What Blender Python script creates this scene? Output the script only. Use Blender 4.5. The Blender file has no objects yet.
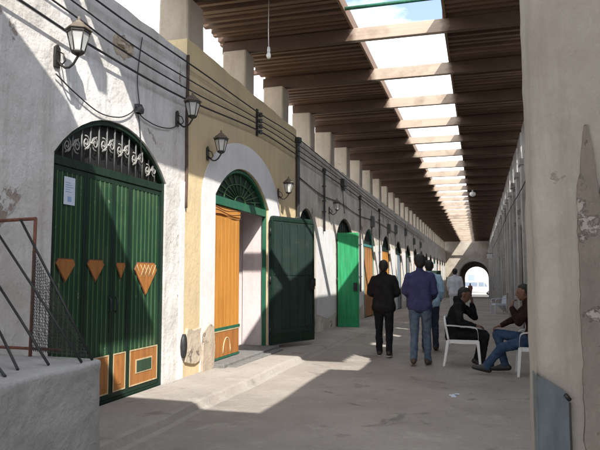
import bpy, bmesh, math, random
from mathutils import Vector, Matrix, noise
random.seed(7)
R = math.radians
scene = bpy.context.scene
COL = scene.collection

# ------------------------------------------------------------------ helpers
def gz(y):                                   # ground height along the alley
    if y < 14: return 0.0
    if y < 24: return -0.022 * (y - 14) ** 2 / 20
    if y < 80: return -0.11 - 0.022 * (y - 24)
    return -0.11 - 0.022 * 56

class MB:
    """collects shapes and links them as ONE mesh object"""
    def __init__(s): s.v = []; s.f = []; s.m = []; s.sm = []
    def add(s, vs, fs, mi=0, smooth=False):
        o = len(s.v); s.v += [tuple(v) for v in vs]
        for f in fs: s.f.append([i + o for i in f]); s.m.append(mi); s.sm.append(smooth)
    def box(s, x0, x1, y0, y1, z0, z1, mi=0, mat=None, j=0):
        vs = [Vector((x, y, z)) for x in (x0, x1) for y in (y0, y1) for z in (z0, z1)]
        if j: vs = [v + Vector([random.uniform(-j, j) for _ in range(3)]) for v in vs]
        if mat: vs = [mat @ v for v in vs]
        s.add(vs, [(0,1,3,2),(4,6,7,5),(0,4,5,1),(2,3,7,6),(0,2,6,4),(1,5,7,3)], mi)
    def tube(s, pts, r, n=6, mi=0, smooth=True, closed=True):
        pts = [Vector(p) for p in pts]; rs = r if isinstance(r, (list, tuple)) else [r] * len(pts)
        o = len(s.v); up = None
        for i, p in enumerate(pts):
            d = (pts[min(i+1, len(pts)-1)] - pts[max(i-1, 0)]).normalized()
            if up is None: up = Vector((0,0,1)) if abs(d.z) < .9 else Vector((1,0,0))
            a = d.cross(up).normalized(); b = a.cross(d).normalized(); up = b
            for k in range(n):
                t = 2*math.pi*k/n; s.v.append(tuple(p + (a*math.cos(t) + b*math.sin(t))*rs[i]))
        for i in range(len(pts)-1):
            for k in range(n):
                s.f.append([o+i*n+k, o+i*n+(k+1)%n, o+(i+1)*n+(k+1)%n, o+(i+1)*n+k]); s.m.append(mi); s.sm.append(smooth)
        if closed:
            s.f.append([o+k for k in range(n)][::-1]); s.m.append(mi); s.sm.append(False)
            e = o+(len(pts)-1)*n; s.f.append([e+k for k in range(n)]); s.m.append(mi); s.sm.append(False)
    def lathe(s, prof, c, n=12, mi=0, smooth=True, rot=0):
        o = len(s.v); c = Vector(c)
        for r, z in prof:
            for k in range(n):
                t = 2*math.pi*k/n + rot; s.v.append((c.x + r*math.cos(t), c.y + r*math.sin(t), c.z + z))
        for i in range(len(prof)-1):
            for k in range(n):
                s.f.append([o+i*n+k, o+i*n+(k+1)%n, o+(i+1)*n+(k+1)%n, o+(i+1)*n+k]); s.m.append(mi); s.sm.append(smooth)
        s.f.append([o+k for k in range(n)][::-1]); s.m.append(mi); s.sm.append(False)
        e = o+(len(prof)-1)*n; s.f.append([e+k for k in range(n)]); s.m.append(mi); s.sm.append(False)
    def prism(s, poly, a0, a1, axis='x', mi=0):
        """poly of 2D points; extruded along x (poly is y,z) or along y (poly is x,z)"""
        mk = (lambda p, a: (a, p[0], p[1])) if axis == 'x' else (lambda p, a: (p[0], a, p[1]))
        n = len(poly)
        vs = [mk(p, a0) for p in poly] + [mk(p, a1) for p in poly]
        fs = [list(range(n)), list(range(n, 2*n))[::-1]] + [[i, i+n, (i+1) % n + n, (i+1) % n] for i in range(n)]
        s.add(vs, fs, mi)
    def build(s, name, mats, parent=None, bevel=0, seg=2):
        me = bpy.data.meshes.new(name); me.from_pydata(s.v, [], s.f)
        mats = mats if isinstance(mats, (list, tuple)) else [mats]
        for m in mats: me.materials.append(m)
        me.polygons.foreach_set('material_index', s.m); me.polygons.foreach_set('use_smooth', s.sm)
        bm = bmesh.new(); bm.from_mesh(me)
        bmesh.ops.recalc_face_normals(bm, faces=bm.faces)
        big = [f for f in bm.faces if len(f.verts) > 8]
        if big: bmesh.ops.triangulate(bm, faces=big, ngon_method='EAR_CLIP')
        bm.to_mesh(me); bm.free(); me.update()
        ob = bpy.data.objects.new(name, me); COL.objects.link(ob)
        if parent: ob.parent = parent
        if bevel:
            md = ob.modifiers.new('bevel', 'BEVEL'); md.width = bevel; md.segments = seg; md.limit_method = 'ANGLE'; md.angle_limit = R(40)
        return ob

def catmull(pts, n=6):
    P_ = [Vector(p) for p in pts]; P_ = [2*P_[0]-P_[1]] + P_ + [2*P_[-1]-P_[-2]]; out = []
    for i in range(1, len(P_)-2):
        for k2 in range(n):
            t = k2/n; a, b, c_, d = P_[i-1], P_[i], P_[i+1], P_[i+2]
            out.append(.5*((2*b)+(c_-a)*t+(2*a-5*b+4*c_-d)*t*t+(3*b-a-3*c_+d)*t**3))
    out.append(P_[-2]); return out
def tag(o, label, cat, group=None, kind=None):
    if label: o['label'] = label
    if cat: o['category'] = cat
    if group: o['group'] = group
    if kind: o['kind'] = kind
    return o
def thing(name, label, cat, loc=(0,0,0), rz=0, group=None):
    o = bpy.data.objects.new(name, None); COL.objects.link(o); o.empty_display_size = .2
    o.location = loc; o.rotation_euler = (0, 0, rz)
    return tag(o, label, cat, group)
def kids(o): return [c for c in bpy.data.objects if c.parent == o]
def copy_tree(o, parent=None):
    c = o.copy(); COL.objects.link(c)
    if parent: c.parent = parent
    for ch in kids(o): copy_tree(ch, c)
    return c

# ------------------------------------------------------------------ materials
def nmat(name):
    m = bpy.data.materials.new(name); m.use_nodes = True
    nt = m.node_tree; b = nt.nodes['Principled BSDF']
    return m, nt, b
def N(nt, t, **kw):
    n = nt.nodes.new(t)
    for k, v in kw.items():
        if k.startswith('i_'): n.inputs[k[2:].replace('_', ' ')].default_value = v
        else: setattr(n, k, v)
    return n
def L(nt, a, b): nt.links.new(a, b)
def coords(nt, scale=(1,1,1)):
    tc = N(nt, 'ShaderNodeTexCoord'); mp = N(nt, 'ShaderNodeMapping'); mp.inputs['Scale'].default_value = scale
    L(nt, tc.outputs['Object'], mp.inputs['Vector']); return mp.outputs['Vector']
def noise_(nt, vec, scale, detail=6, rough=.6, dist=0):
    n = N(nt, 'ShaderNodeTexNoise'); n.inputs['Scale'].default_value = scale; n.inputs['Detail'].default_value = detail
    n.inputs['Roughness'].default_value = rough; n.inputs['Distortion'].default_value = dist
    L(nt, vec, n.inputs['Vector']); return n.outputs['Fac']
def ramp(nt, fac, stops):
    r = N(nt, 'ShaderNodeValToRGB'); cr = r.color_ramp
    while len(cr.elements) < len(stops): cr.elements.new(.5)
    for e, (p, c) in zip(cr.elements, stops):
        e.position = p; e.color = (c, c, c, 1) if isinstance(c, (int, float)) else (*c, 1)
    L(nt, fac, r.inputs['Fac']); return r.outputs['Color']
def mix(nt, fac, a, b, blend='MIX'):
    m = N(nt, 'ShaderNodeMix', data_type='RGBA', blend_type=blend)
    for s, v in ((m.inputs[0], fac), (m.inputs[6], a), (m.inputs[7], b)):
        if hasattr(v, 'node'): L(nt, v, s)
        elif isinstance(v, (int, float)): s.default_value = v
        else: s.default_value = (*v, 1)
    return m.outputs[2]
def bump(nt, b, h, strength=.4, dist=.02, prev=None):
    n = N(nt, 'ShaderNodeBump'); n.inputs['Strength'].default_value = strength; n.inputs['Distance'].default_value = dist
    L(nt, h, n.inputs['Height'])
    if prev is not None: L(nt, prev, n.inputs['Normal'])
    L(nt, n.outputs['Normal'], b.inputs['Normal']); return n.outputs['Normal']
def sc(c, k): return tuple(x*k for x in c)

def plaster(name, col, stain, bare, flake=.62, rough=.9, big=1.1, streak=.5, lump=.5, seed=0, flake_scale=1.6):
    m, nt, b = nmat(name)
    v = coords(nt); vs = coords(nt, (3.5, 3.5, .35))
    off = N(nt, 'ShaderNodeVectorMath', operation='ADD'); off.inputs[1].default_value = (seed*3.1, seed*7.7, seed*1.3); L(nt, v, off.inputs[0]); v = off.outputs[0]
    n1 = noise_(nt, v, big, 8, .65)
    c = mix(nt, ramp(nt, n1, [(.38, 0), (.68, 1)]), col, stain)
    st = noise_(nt, vs, 1.6, 7, .7)
    c = mix(nt, ramp(nt, st, [(.5, 0), (.78, streak)]), c, sc(stain, .75))
    fine = noise_(nt, v, 22, 5, .7)
    c = mix(nt, ramp(nt, fine, [(.35, 0), (.75, .22)]), c, sc(stain, .7))
    fl = noise_(nt, v, flake_scale, 10, .68, .4)
    fm = ramp(nt, fl, [(flake, 0), (flake+.015, 1)])
    c = mix(nt, fm, c, bare)
    spk = noise_(nt, v, 9, 4, .6)
    sm = ramp(nt, spk, [(.70, 0), (.72, .8)])
    c = mix(nt, sm, c, sc(bare, .8))
    L(nt, c, b.inputs['Base Color']); b.inputs['Roughness'].default_value = rough
    try: b.inputs['Specular IOR Level'].default_value = .15
    except Exception: pass
    p = bump(nt, b, noise_(nt, v, 3.2, 8, .6), lump, .05)
    p = bump(nt, b, fine, .35, .012, p)
    bump(nt, b, ramp(nt, fl, [(flake-.01, 1), (flake+.02, 0)]), .7, .012, p)
    return m
def paint(name, col, worn, wear=.6, rough=.55, streak=(9, 9, .7), bmp=.15, spec=.25):
    m, nt, b = nmat(name)
    v = coords(nt); vs = coords(nt, streak)
    n1 = noise_(nt, vs, 2.2, 7, .65)
    c = mix(nt, ramp(nt, n1, [(.3, sc((1,1,1), .75)), (.7, (1.15,1.15,1.15))]), col, col)
    c = mix(nt, 1.0, col, ramp(nt, n1, [(.28, .68), (.72, 1.3)]), 'MULTIPLY')
    n2 = noise_(nt, v, 7, 8, .7)
    c = mix(nt, ramp(nt, n2, [(wear, 0), (wear+.03, .75)]), c, worn)
    n3 = noise_(nt, v, 1.4, 5, .6)
    c = mix(nt, ramp(nt, n3, [(.5, 0), (.8, .45)]), c, worn)
    L(nt, c, b.inputs['Base Color']); b.inputs['Roughness'].default_value = rough
    try: b.inputs['Specular IOR Level'].default_value = spec
    except Exception: pass
    p = bump(nt, b, noise_(nt, v, 30, 5, .6), bmp, .01)
    bump(nt, b, n1, bmp, .01, p)
    return m
def wood(name, a, c2, scale=(1.2, 14, 14), rough=.75, contrast=.5):
    m, nt, b = nmat(name)
    v = coords(nt, scale); vo = coords(nt)
    n1 = noise_(nt, v, 1.6, 8, .65, .3)
    c = mix(nt, ramp(nt, n1, [(.5-contrast/2, 0), (.5+contrast/2, 1)]), a, c2)
    n2 = noise_(nt, vo, .9, 5, .6)
    c = mix(nt, ramp(nt, n2, [(.45, 0), (.75, .55)]), c, sc(a, .55))
    L(nt, c, b.inputs['Base Color']); b.inputs['Roughness'].default_value = rough
    bump(nt, b, n1, .35, .012)
    return m
def plain(name, col, rough=.6, metal=0, var=.2, scale=8, bmp=.12):
    m, nt, b = nmat(name); v = coords(nt)
    n1 = noise_(nt, v, scale, 6, .65)
    c = mix(nt, 1.0, col, ramp(nt, n1, [(.3, 1-var), (.7, 1+var)]), 'MULTIPLY')
    L(nt, c, b.inputs['Base Color']); b.inputs['Roughness'].default_value = rough; b.inputs['Metallic'].default_value = metal
    bump(nt, b, noise_(nt, v, scale*5, 4, .6), bmp, .006)
    return m
def cloth(name, col, col2=None, fold=10):
    m, nt, b = nmat(name); v = coords(nt)
    n1 = noise_(nt, v, fold, 5, .55, .5); n2 = noise_(nt, v, 180, 2, .5)
    c = mix(nt, ramp(nt, n1, [(.35, 0), (.7, 1)]), col, col2 or sc(col, 1.35))
    L(nt, c, b.inputs['Base Color']); b.inputs['Roughness'].default_value = .92
    try: b.inputs['Specular IOR Level'].default_value = .1
    except Exception: pass
    p = bump(nt, b, n1, .5, .03); bump(nt, b, n2, .2, .003, p)
    return m

M = {}
M['white_plaster'] = plaster('white_plaster', (.74,.735,.72), (.52,.49,.455), (.36,.30,.25), .64, seed=1, streak=.9, lump=.9)
M['yellow_plaster'] = plaster('yellow_plaster', (.66,.53,.32), (.53,.43,.28), (.46,.39,.29), .69, seed=2, streak=.55)
M['grey_plaster'] = plaster('grey_plaster', (.68,.63,.555), (.44,.395,.335), (.28,.24,.195), .60, seed=3, streak=1.0)
M['side_plaster'] = plaster('side_plaster', (.47,.46,.45), (.31,.30,.285), (.24,.21,.19), .6, seed=4, streak=.35)
M['pier_plaster'] = plaster('pier_plaster', (.455,.415,.36), (.345,.305,.255), (.31,.27,.23), .67, seed=5, streak=.95, lump=.55)
M['bare_render'] = plaster('bare_render', (.30,.255,.215), (.22,.19,.16), (.40,.36,.315), .57, seed=6, lump=.8, flake_scale=5)
M['pillar_plaster'] = plaster('pillar_plaster', (.46,.395,.315), (.36,.31,.25), (.3,.25,.2), .63, seed=7, streak=.7)
M['white_paint'] = plaster('white_paint', (.74,.74,.75), (.64,.63,.62), (.5,.46,.4), .72, seed=8, streak=.35, lump=.25)
M['pink_white'] = plaster('pink_white', (.74,.66,.66), (.66,.56,.56), (.5,.42,.4), .74, seed=9, streak=.3, lump=.2)
M['broken_plaster'] = plaster('broken_plaster', (.56,.48,.38), (.38,.31,.24), (.2,.17,.14), .6, seed=10, lump=.9, flake_scale=5)
M['ramp_plaster'] = plaster('ramp_plaster', (.47,.47,.465), (.34,.335,.33), (.28,.265,.25), .64, seed=11, lump=1.0, streak=.4, big=2.2)
M['end_plaster'] = plaster('end_plaster', (.46,.42,.36), (.33,.29,.24), (.4,.34,.27), .66, seed=12)

def ground_mat(name, col, dark, pale):
    m, nt, b = nmat(name); v = coords(nt)
    n1 = noise_(nt, v, .55, 9, .68); n2 = noise_(nt, v, 2.3, 8, .7, .6); n3 = noise_(nt, v, 26, 5, .7)
    c = mix(nt, ramp(nt, n1, [(.4, 0), (.68, 1)]), col, dark)
    c = mix(nt, ramp(nt, n2, [(.56, 0), (.7, .75)]), c, pale)
    n4 = noise_(nt, v, 1.5, 6, .62, 1.2)
    c = mix(nt, ramp(nt, n4, [(.59, 0), (.68, .7)]), c, sc(dark, .55))
    c = mix(nt, ramp(nt, n3, [(.3, 0), (.8, .4)]), c, sc(dark, .7))
    L(nt, c, b.inputs['Base Color']); b.inputs['Roughness'].default_value = .95
    try: b.inputs['Specular IOR Level'].default_value = .15
    except Exception: pass
    p = bump(nt, b, n2, .6, .05); p = bump(nt, b, noise_(nt, v, 7, 8, .7), .5, .03, p); bump(nt, b, n3, .5, .012, p)
    return m
M['road'] = ground_mat('road', (.385,.352,.318), (.265,.24,.215), (.455,.42,.38))
M['pavement'] = ground_mat('pavement', (.42,.388,.352), (.32,.29,.262), (.47,.437,.397))
M['roof_wood'] = wood('roof_wood', (.070,.040,.026), (.17,.100,.063), (.35, 5, 5))
M['roof_board'] = wood('roof_board', (.028,.016,.010), (.06,.035,.022))
M['beam_wood'] = wood('beam_wood', (.42,.28,.18), (.56,.40,.27), contrast=.6)
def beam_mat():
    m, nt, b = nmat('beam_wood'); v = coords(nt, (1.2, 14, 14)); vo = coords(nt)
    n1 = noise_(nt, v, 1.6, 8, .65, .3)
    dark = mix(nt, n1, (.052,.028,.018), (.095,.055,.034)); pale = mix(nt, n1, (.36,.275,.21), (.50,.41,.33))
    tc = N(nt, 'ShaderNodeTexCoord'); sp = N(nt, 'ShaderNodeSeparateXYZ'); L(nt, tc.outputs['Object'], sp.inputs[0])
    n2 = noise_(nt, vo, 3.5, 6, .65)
    # object x is measured from the roof's centre line at -1.2: skylit middle painted pale, shaded ends painted dark; open span is about .72 either side
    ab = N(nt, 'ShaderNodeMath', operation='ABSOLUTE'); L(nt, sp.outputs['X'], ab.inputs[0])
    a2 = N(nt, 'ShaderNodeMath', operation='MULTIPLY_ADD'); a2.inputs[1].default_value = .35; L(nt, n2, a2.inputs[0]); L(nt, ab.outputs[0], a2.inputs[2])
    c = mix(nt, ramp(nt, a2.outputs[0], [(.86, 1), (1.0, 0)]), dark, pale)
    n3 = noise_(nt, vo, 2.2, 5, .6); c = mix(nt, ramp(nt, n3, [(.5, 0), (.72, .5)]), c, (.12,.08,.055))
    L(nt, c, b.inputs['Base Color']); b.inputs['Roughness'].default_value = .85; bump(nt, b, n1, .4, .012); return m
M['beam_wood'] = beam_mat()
M['edge_wood'] = wood('edge_wood', (.15,.09,.055), (.24,.15,.095), (14, 1.2, 14))
GW = (.10,.12,.09)
M['dark_green'] = paint('dark_green', (.009,.026,.017), (.035,.045,.033), .66)
M['leaf_green'] = paint('leaf_green', (.016,.047,.026), (.10,.13,.08), .66)
M['rib_green'] = paint('rib_green', (.05,.12,.052), (.2,.26,.15), .62)
M['black_green'] = paint('black_green', (.019,.034,.030), (.055,.065,.06), .64)
M['trim_green'] = paint('trim_green', (.022,.12,.07), (.12,.17,.12), .68)
M['bright_green'] = paint('bright_green', (.025,.27,.105), (.06,.28,.12), .72, rough=.5, bmp=.05)
M['teal'] = paint('teal', (.06,.26,.24), (.14,.2,.18), .64)
M['orange_wood'] = wood('orange_wood', (.44,.18,.03), (.62,.29,.06), (14, 14, 1.0), .5, .5)
M['brown_wood'] = wood('brown_wood', (.34,.15,.05), (.46,.22,.08), (14, 14, 1.0), .55, .6)
M['rust_orange'] = paint('rust_orange', (.36,.15,.042), (.24,.11,.05), .6)
M['cream_line'] = paint('cream_line', (.50,.40,.24), (.4,.33,.22), .64)
M['white_wood'] = paint('white_wood', (.62,.62,.6), (.42,.4,.37), .62)
M['blue_grey'] = paint('blue_grey', (.20,.25,.29), (.16,.15,.14), .6)
M['slate'] = paint('slate', (.16,.18,.19), (.12,.11,.10), .6)
M['dark_panel'] = paint('dark_panel', (.055,.05,.045), (.1,.085,.07), .6)
M['sheet_metal'] = paint('sheet_metal', (.125,.148,.16), (.085,.07,.055), .57, rough=.5, streak=(5,5,1.5), bmp=.3)
M['iron'] = plain('iron', (.03,.032,.033), .5, .3)
M['grey_iron'] = plain('grey_iron', (.13,.14,.135), .55, .2)
M['lantern_iron'] = plain('lantern_iron', (.035,.033,.03), .45, .4)
M['lantern_cap'] = plain('lantern_cap', (.15,.125,.10), .6, .1)
M['rust'] = plain('rust', (.16,.065,.04), .85, 0, .35, 25)
M['cable'] = plain('cable', (.018,.018,.02), .6)
M['pipe'] = plain('pipe', (.055,.058,.06), .5)
M['rust_pipe'] = plain('rust_pipe', (.085,.055,.042), .85, 0, .4, 12)
M['stone'] = plain('stone', (.17,.17,.165), .8, 0, .25, 10, .3)
M['plastic'] = plain('plastic', (.75,.75,.74), .38, 0, .04, 3, .02)
M['blue_plastic'] = plain('blue_plastic', (.55,.62,.74), .4, 0, .05, 3, .02)
M['paper'] = plain('paper', (.58,.66,.76), .8, 0, .1, 60)
M['paper_ink'] = plain('paper_ink', (.25,.38,.58), .8)
M['bulb'] = plain('bulb', (.8,.8,.78), .2, 0, .02)
M['net'] = plain('net', (.05,.052,.05), .8)
M['black'] = plain('black', (.012,.012,.012), .6)
M['skin'] = plain('skin', (.26,.135,.085), .55, 0, .08, 20, .06)
M['skin_dark'] = plain('skin_dark', (.16,.08,.05), .55, 0, .08, 20, .06)
M['hair'] = plain('hair', (.012,.01,.009), .6, 0, .3, 90, .6)
M['eye'] = plain('eye', (.32,.29,.26), .2, 0, .02); M['iris'] = plain('iris', (.03,.018,.01), .2)
M['black_cloth'] = cloth('black_cloth', (.010,.010,.011), (.02,.02,.022))
M['dark_trouser'] = cloth('dark_trouser', (.011,.011,.012), (.02,.02,.022))
M['charcoal_cloth'] = cloth('charcoal_cloth', (.013,.0125,.0125), (.023,.022,.0215))
M['indigo_cloth'] = cloth('indigo_cloth', (.043,.043,.105), (.062,.062,.14))
M['denim'] = cloth('denim', (.07,.10,.145), (.13,.17,.22))
M['blue_denim'] = cloth('blue_denim', (.028,.052,.10), (.055,.09,.155))
M['navy_denim'] = cloth('navy_denim', (.028,.036,.055), (.055,.065,.09))
M['sky_cloth'] = cloth('sky_cloth', (.30,.46,.60), (.42,.58,.7))
M['pale_cloth'] = cloth('pale_cloth', (.6,.62,.67), (.72,.74,.78))
M['maroon_cloth'] = cloth('maroon_cloth', (.020,.010,.0095), (.034,.018,.016))
M['brown_cloth'] = cloth('brown_cloth', (.22,.10,.08), (.3,.15,.12))
M['shoe'] = plain('shoe', (.02,.018,.017), .5); M['brown_shoe'] = plain('brown_shoe', (.07,.045,.03), .5); M['sole'] = plain('sole', (.5,.49,.46), .7)
M['van_paint'] = plain('van_paint', (.72,.73,.75), .3, 0, .03, 2, .01); M['tyre'] = plain('tyre', (.02,.02,.02), .8)
M['rim'] = plain('rim', (.4,.4,.42), .35, .6); M['tail_red'] = plain('tail_red', (.4,.02,.02), .3)
M['window_blue'] = plain('window_blue', (.24,.30,.38), .1, 0, .1)
def glass(name, col=(.8,.86,.84), rough=.15, a=.45):
    m, nt, b = nmat(name); b.inputs['Base Color'].default_value = (*col, 1); b.inputs['Roughness'].default_value = rough
    b.inputs['Alpha'].default_value = a; return m
M['lamp_glass'] = glass('lamp_glass', (.78,.80,.78), .3, .55)

# ------------------------------------------------------------------ world, sun, camera
w = bpy.data.worlds.new('World'); scene.world = w; w.use_nodes = True
nt = w.node_tree; bg = nt.nodes['Background']
SUN = Vector((.685, -.833, 1)).normalized()
sky = nt.nodes.new('ShaderNodeTexSky'); sky.sky_type = 'NISHITA'; sky.sun_disc = False
sky.sun_elevation = math.asin(SUN.z); sky.sun_rotation = math.atan2(SUN.x, SUN.y)
sky.air_density = 1.0; sky.dust_density = 1.5; sky.ozone_density = 1.0
tc = nt.nodes.new('ShaderNodeTexCoord'); sx = nt.nodes.new('ShaderNodeSeparateXYZ'); L(nt, tc.outputs['Generated'], sx.inputs[0])
mp = nt.nodes.new('ShaderNodeMapping'); mp.inputs['Scale'].default_value = (1, 1, 2.6); L(nt, tc.outputs['Generated'], mp.inputs['Vector'])
cl = noise_(nt, mp.outputs['Vector'], 2.1, 9, .6, .3)
ad = nt.nodes.new('ShaderNodeMath'); ad.operation = 'MULTIPLY_ADD'; ad.inputs[1].default_value = -2.2; L(nt, sx.outputs['Z'], ad.inputs[0]); L(nt, cl, ad.inputs[2])
a2 = nt.nodes.new('ShaderNodeMath'); a2.operation = 'MULTIPLY_ADD'; a2.inputs[1].default_value = -.45; L(nt, sx.outputs['X'], a2.inputs[0]); L(nt, ad.outputs[0], a2.inputs[2])
a3 = nt.nodes.new('ShaderNodeMath'); a3.operation = 'ADD'; a3.inputs[1].default_value = 1.0; L(nt, a2.outputs[0], a3.inputs[0])
low = ramp(nt, a3.outputs[0], [(.68, .06), (.85, 1)])
cl2 = noise_(nt, tc.outputs['Generated'], 3.4, 9, .6, .3)
hi = ramp(nt, cl2, [(.40, 0), (.58, .95)]); hz = ramp(nt, sx.outputs['Z'], [(.48, 0), (.62, 1)])
hi = mix(nt, 1.0, hi, hz, 'MULTIPLY'); cf = mix(nt, 1.0, low, hi, 'LIGHTEN')
c = mix(nt, cf, sky.outputs['Color'], (11.0, 11.2, 11.5))
L(nt, c, bg.inputs['Color']); bg.inputs['Strength'].default_value = .15
sd = bpy.data.lights.new('sun', 'SUN'); sd.energy = 3.8; sd.angle = R(.53); sd.color = (1, .95, .87)
so = bpy.data.objects.new('sun', sd); COL.objects.link(so); so.rotation_euler = (-SUN).to_track_quat('-Z', 'Y').to_euler(); so.location = (20, -20, 30)
cd = bpy.data.cameras.new('camera'); cd.sensor_width = 36; cd.lens = 37.2; cd.clip_end = 3000; cd.clip_start = .05
co = bpy.data.objects.new('camera', cd); COL.objects.link(co); co.location = (0, 0, 1.45)
co.rotation_euler = (R(90 + 4.6106), 0, R(16.0545)); scene.camera = co
vs_ = scene.view_settings; vs_.view_transform = 'Standard'; vs_.look = 'None'; vs_.exposure = 1.0; vs_.gamma = 1
try: vs_.use_curve_mapping = False
except Exception: pass
try: scene.cycles.max_bounces = 10; scene.cycles.diffuse_bounces = 7
except Exception: pass

# ------------------------------------------------------------------ ground
ys = [-400, -60, -10, 0, 4] + [4 + k*.5 for k in range(1, 45)] + [28, 34, 42, 52, 64, 80, 120, 400, 1500]
mb = MB(); xs = [-800, -60, -5, -3.9, -2.5, -1, 0, 1.2, 5, 60, 800]
vv = [(x, y, gz(y)) for y in ys for x in xs]; nx = len(xs)
mb.add(vv, [(j*nx+i, j*nx+i+1, (j+1)*nx+i+1, (j+1)*nx+i) for j in range(len(ys)-1) for i in range(nx-1)])
tag(mb.build('road', M['road']), None, None, None, 'structure')
def pave_h(y): return .09 if y < 9 else max(.03, .09 - (y-9)*.0075)
mb = MB(); ysp = [-12 + .45*k for k in range(60)] + [16 + 2*k for k in range(31)]
prof = []
for y in ysp:
    e = -2.93 + .05*noise.noise(Vector((y*.7, 3, 1))) + .015*noise.noise(Vector((y*3, 9, 1))); z = gz(y); h = pave_h(y)
    hj = .012*noise.noise(Vector((y*1.7, 5, 2)))
    prof.append([(-3.79, y, z+h+.012), (-3.3, y, z+h+.006+hj*.4), (e-.05, y, z+h+hj), (e-.012, y, z+h-.016+hj), (e+.02, y, z+.012), (e+.10, y, z-.004)])
k = 6; vv = [p for r in prof for p in r]
mb.add(vv, [(j*k+i, j*k+i+1, (j+1)*k+i+1, (j+1)*k+i) for j in range(len(prof)-1) for i in range(k-1)], 0, False)
tag(mb.build('pavement', M['pavement']), None, None, None, 'structure')

# ------------------------------------------------------------------ walls with arched openings
def arch_pts(yc, hw, zs, rise, n=14, ell=False):
    """from left spring to right spring, through the apex"""
    if ell: return [(yc - hw*math.cos(math.pi*i/n), zs + rise*math.sin(math.pi*i/n)) for i in range(n+1)]
    r = (hw*hw + rise*rise)/(2*rise); a = math.asin(min(1, hw/r)); cz = zs + rise - r
    return [(yc + r*math.sin(-a + 2*a*i/n), cz + r*math.cos(-a + 2*a*i/n)) for i in range(n+1)]
def wall_poly(y0, y1, z0, ztop, ops, jit=.018):
    """closed outline: bottom with arched notches, jittered top; ztop is a function of y"""
    p = [(y0, z0)]
    for (yc, hw, zs, rise) in ops:
        p.append((yc-hw, z0)); p += arch_pts(yc, hw, zs, rise); p.append((yc+hw, z0))
    p.append((y1, z0))
    n = max(2, int((y1-y0)/.3))
    for i in range(n+1):
        y = y1 + (y0-y1)*i/n
        p.append((y, ztop(y) + (random.uniform(-jit, jit) if 0 < i < n else 0)))
    return p
def slats_leaf(y0, y1, z0, z1, x, mats, ribs, thick=.045, rib=.016, edge=True):
    """closed leaf in the wall plane; base slab material 0, ribs 1, edge frame 2"""
    m = MB(); m.box(x-thick, x, y0, y1, z0, z1, 0)
    if ribs:
        s = (y1-y0)/ribs
        for i in range(ribs):
            yc = y0 + s*(i+.5); m.box(x-.002, x+.011, yc-s*.40, yc+s*.40, z0+.03, z1-.03, 0)
            m.box(x+.009, x+.009+rib*.5, yc+s*.40-.012, yc+s*.40+.004, z0+.04, z1-.04, 1)
    if edge:
        for a, b in ((y0, y0+.035), (y1-.035, y1)): m.box(x-.002, x+.018, a, b, z0, z1, 2)
        for a, b in ((z0, z0+.05), (z1-.05, z1)): m.box(x-.002, x+.0175, y0+.036, y1-.036, a, b, 2)
    return m

XW = -3.78
def hollow(mb, y0, y1, zt, xin, xout, mi=0, z0=-.3):
    """flat roof and back wall that close the building behind its facade"""
    mb.box(xout, xin-.004, y0, y1, zt-.25, zt-.02, mi); mb.box(xout-.3, xout-.004, y0, y1, z0, zt, mi)
    mb.box(xout, xin-.004, y0, y0+.25, z0, zt-.26, mi); mb.box(xout, xin-.004, y1-.25, y1, z0, zt-.26, mi)

# ---- white building ------------------------------------------------
wb = thing('white_building', 'whitewashed building with arched slatted green metal door, beside the low parapet', 'building', (XW, 5.9, 0))
def P(o):  # children keep world coordinates
    return Matrix.Translation(-o.location)
def part(mb, name, mats, parent, bevel=0, label=None):
    root = parent
    while root.parent: root = root.parent
    ob = mb.build(name, mats, parent, bevel)
    if root.rotation_euler.z == 0 and root.get('_w') is None:
        ob.data.transform(Matrix.Translation(-root.location))
    if label: ob['label'] = label
    return ob
mb = MB(); mb.prism(wall_poly(-6, 7.53, -.25, lambda y: 4.465 + .004*(6-y), [(5.93, 1.08, 2.60, .52)]), XW, XW-.5)
hollow(mb, -6, 7.5, 4.3, XW-.5, -8)
part(mb, 'wall', M['white_plaster'], wb)
# frame
mb = MB(); xo = XW-.06
outer = arch_pts(5.93, 1.079, 2.60, .519, 20); inner = arch_pts(5.93, 1.03, 2.60, .465, 20)
mb.prism([(4.851, .09)] + outer + [(7.009, .09), (6.96, .09)] + inner[::-1] + [(4.90, .09)], xo-.03, xo+.035)
mb.box(xo-.03, xo+.03, 4.90, 6.96, 2.50, 2.585); mb.box(xo-.03, xo+.03, 4.90, 6.96, .092, .13)
part(mb, 'door_frame', M['dark_green'], wb, .004)
# fanlight with bars and pale scrolls
fan = MB(); fan.prism([(4.9, 2.586)] + arch_pts(5.93, 1.03, 2.60, .464, 20) + [(6.96, 2.586)], xo-.05, xo-.035)
fan = part(fan, 'fanlight', M['black'], wb)
mb = MB()
def arch_z(y, yc=5.93, hw=1.03, zs=2.6, rise=.465):
    r = (hw*hw + rise*rise)/(2*rise); return zs + rise - r + math.sqrt(max(0, r*r-(y-yc)**2))
for i in range(1, 14):
    y = 4.9 + 2.06*i/14; mb.tube([(xo, y, 2.585), (xo, y, arch_z(y))], .009, 6)
part(mb, 'fanlight_bars', M['grey_iron'], fan)
mb = MB()
for i in range(6):
    yc = 5.17 + .305*i; zc = 2.585 + (arch_z(yc)-2.585)*.55
    for s in (1, -1):
        pts = []
        for t in range(19):
            a = t/18*3.6*math.pi; r = .012 + .006*a
            pts.append((xo+.014, yc + s*(.075 + r*math.cos(a)*.8), zc + s*(.012 + r*math.sin(a))))
        mb.tube(pts, .008, 5)
    mb.tube([(xo+.014, yc-.10, zc-.085), (xo+.014, yc-.03, zc-.03), (xo+.014, yc+.03, zc+.03), (xo+.014, yc+.10, zc+.085)], .009, 5)
    mb.lathe([(.0, -.012), (.022, -.008), (.022, .008), (.0, .012)], (xo+.02, yc, zc), 8)
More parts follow.
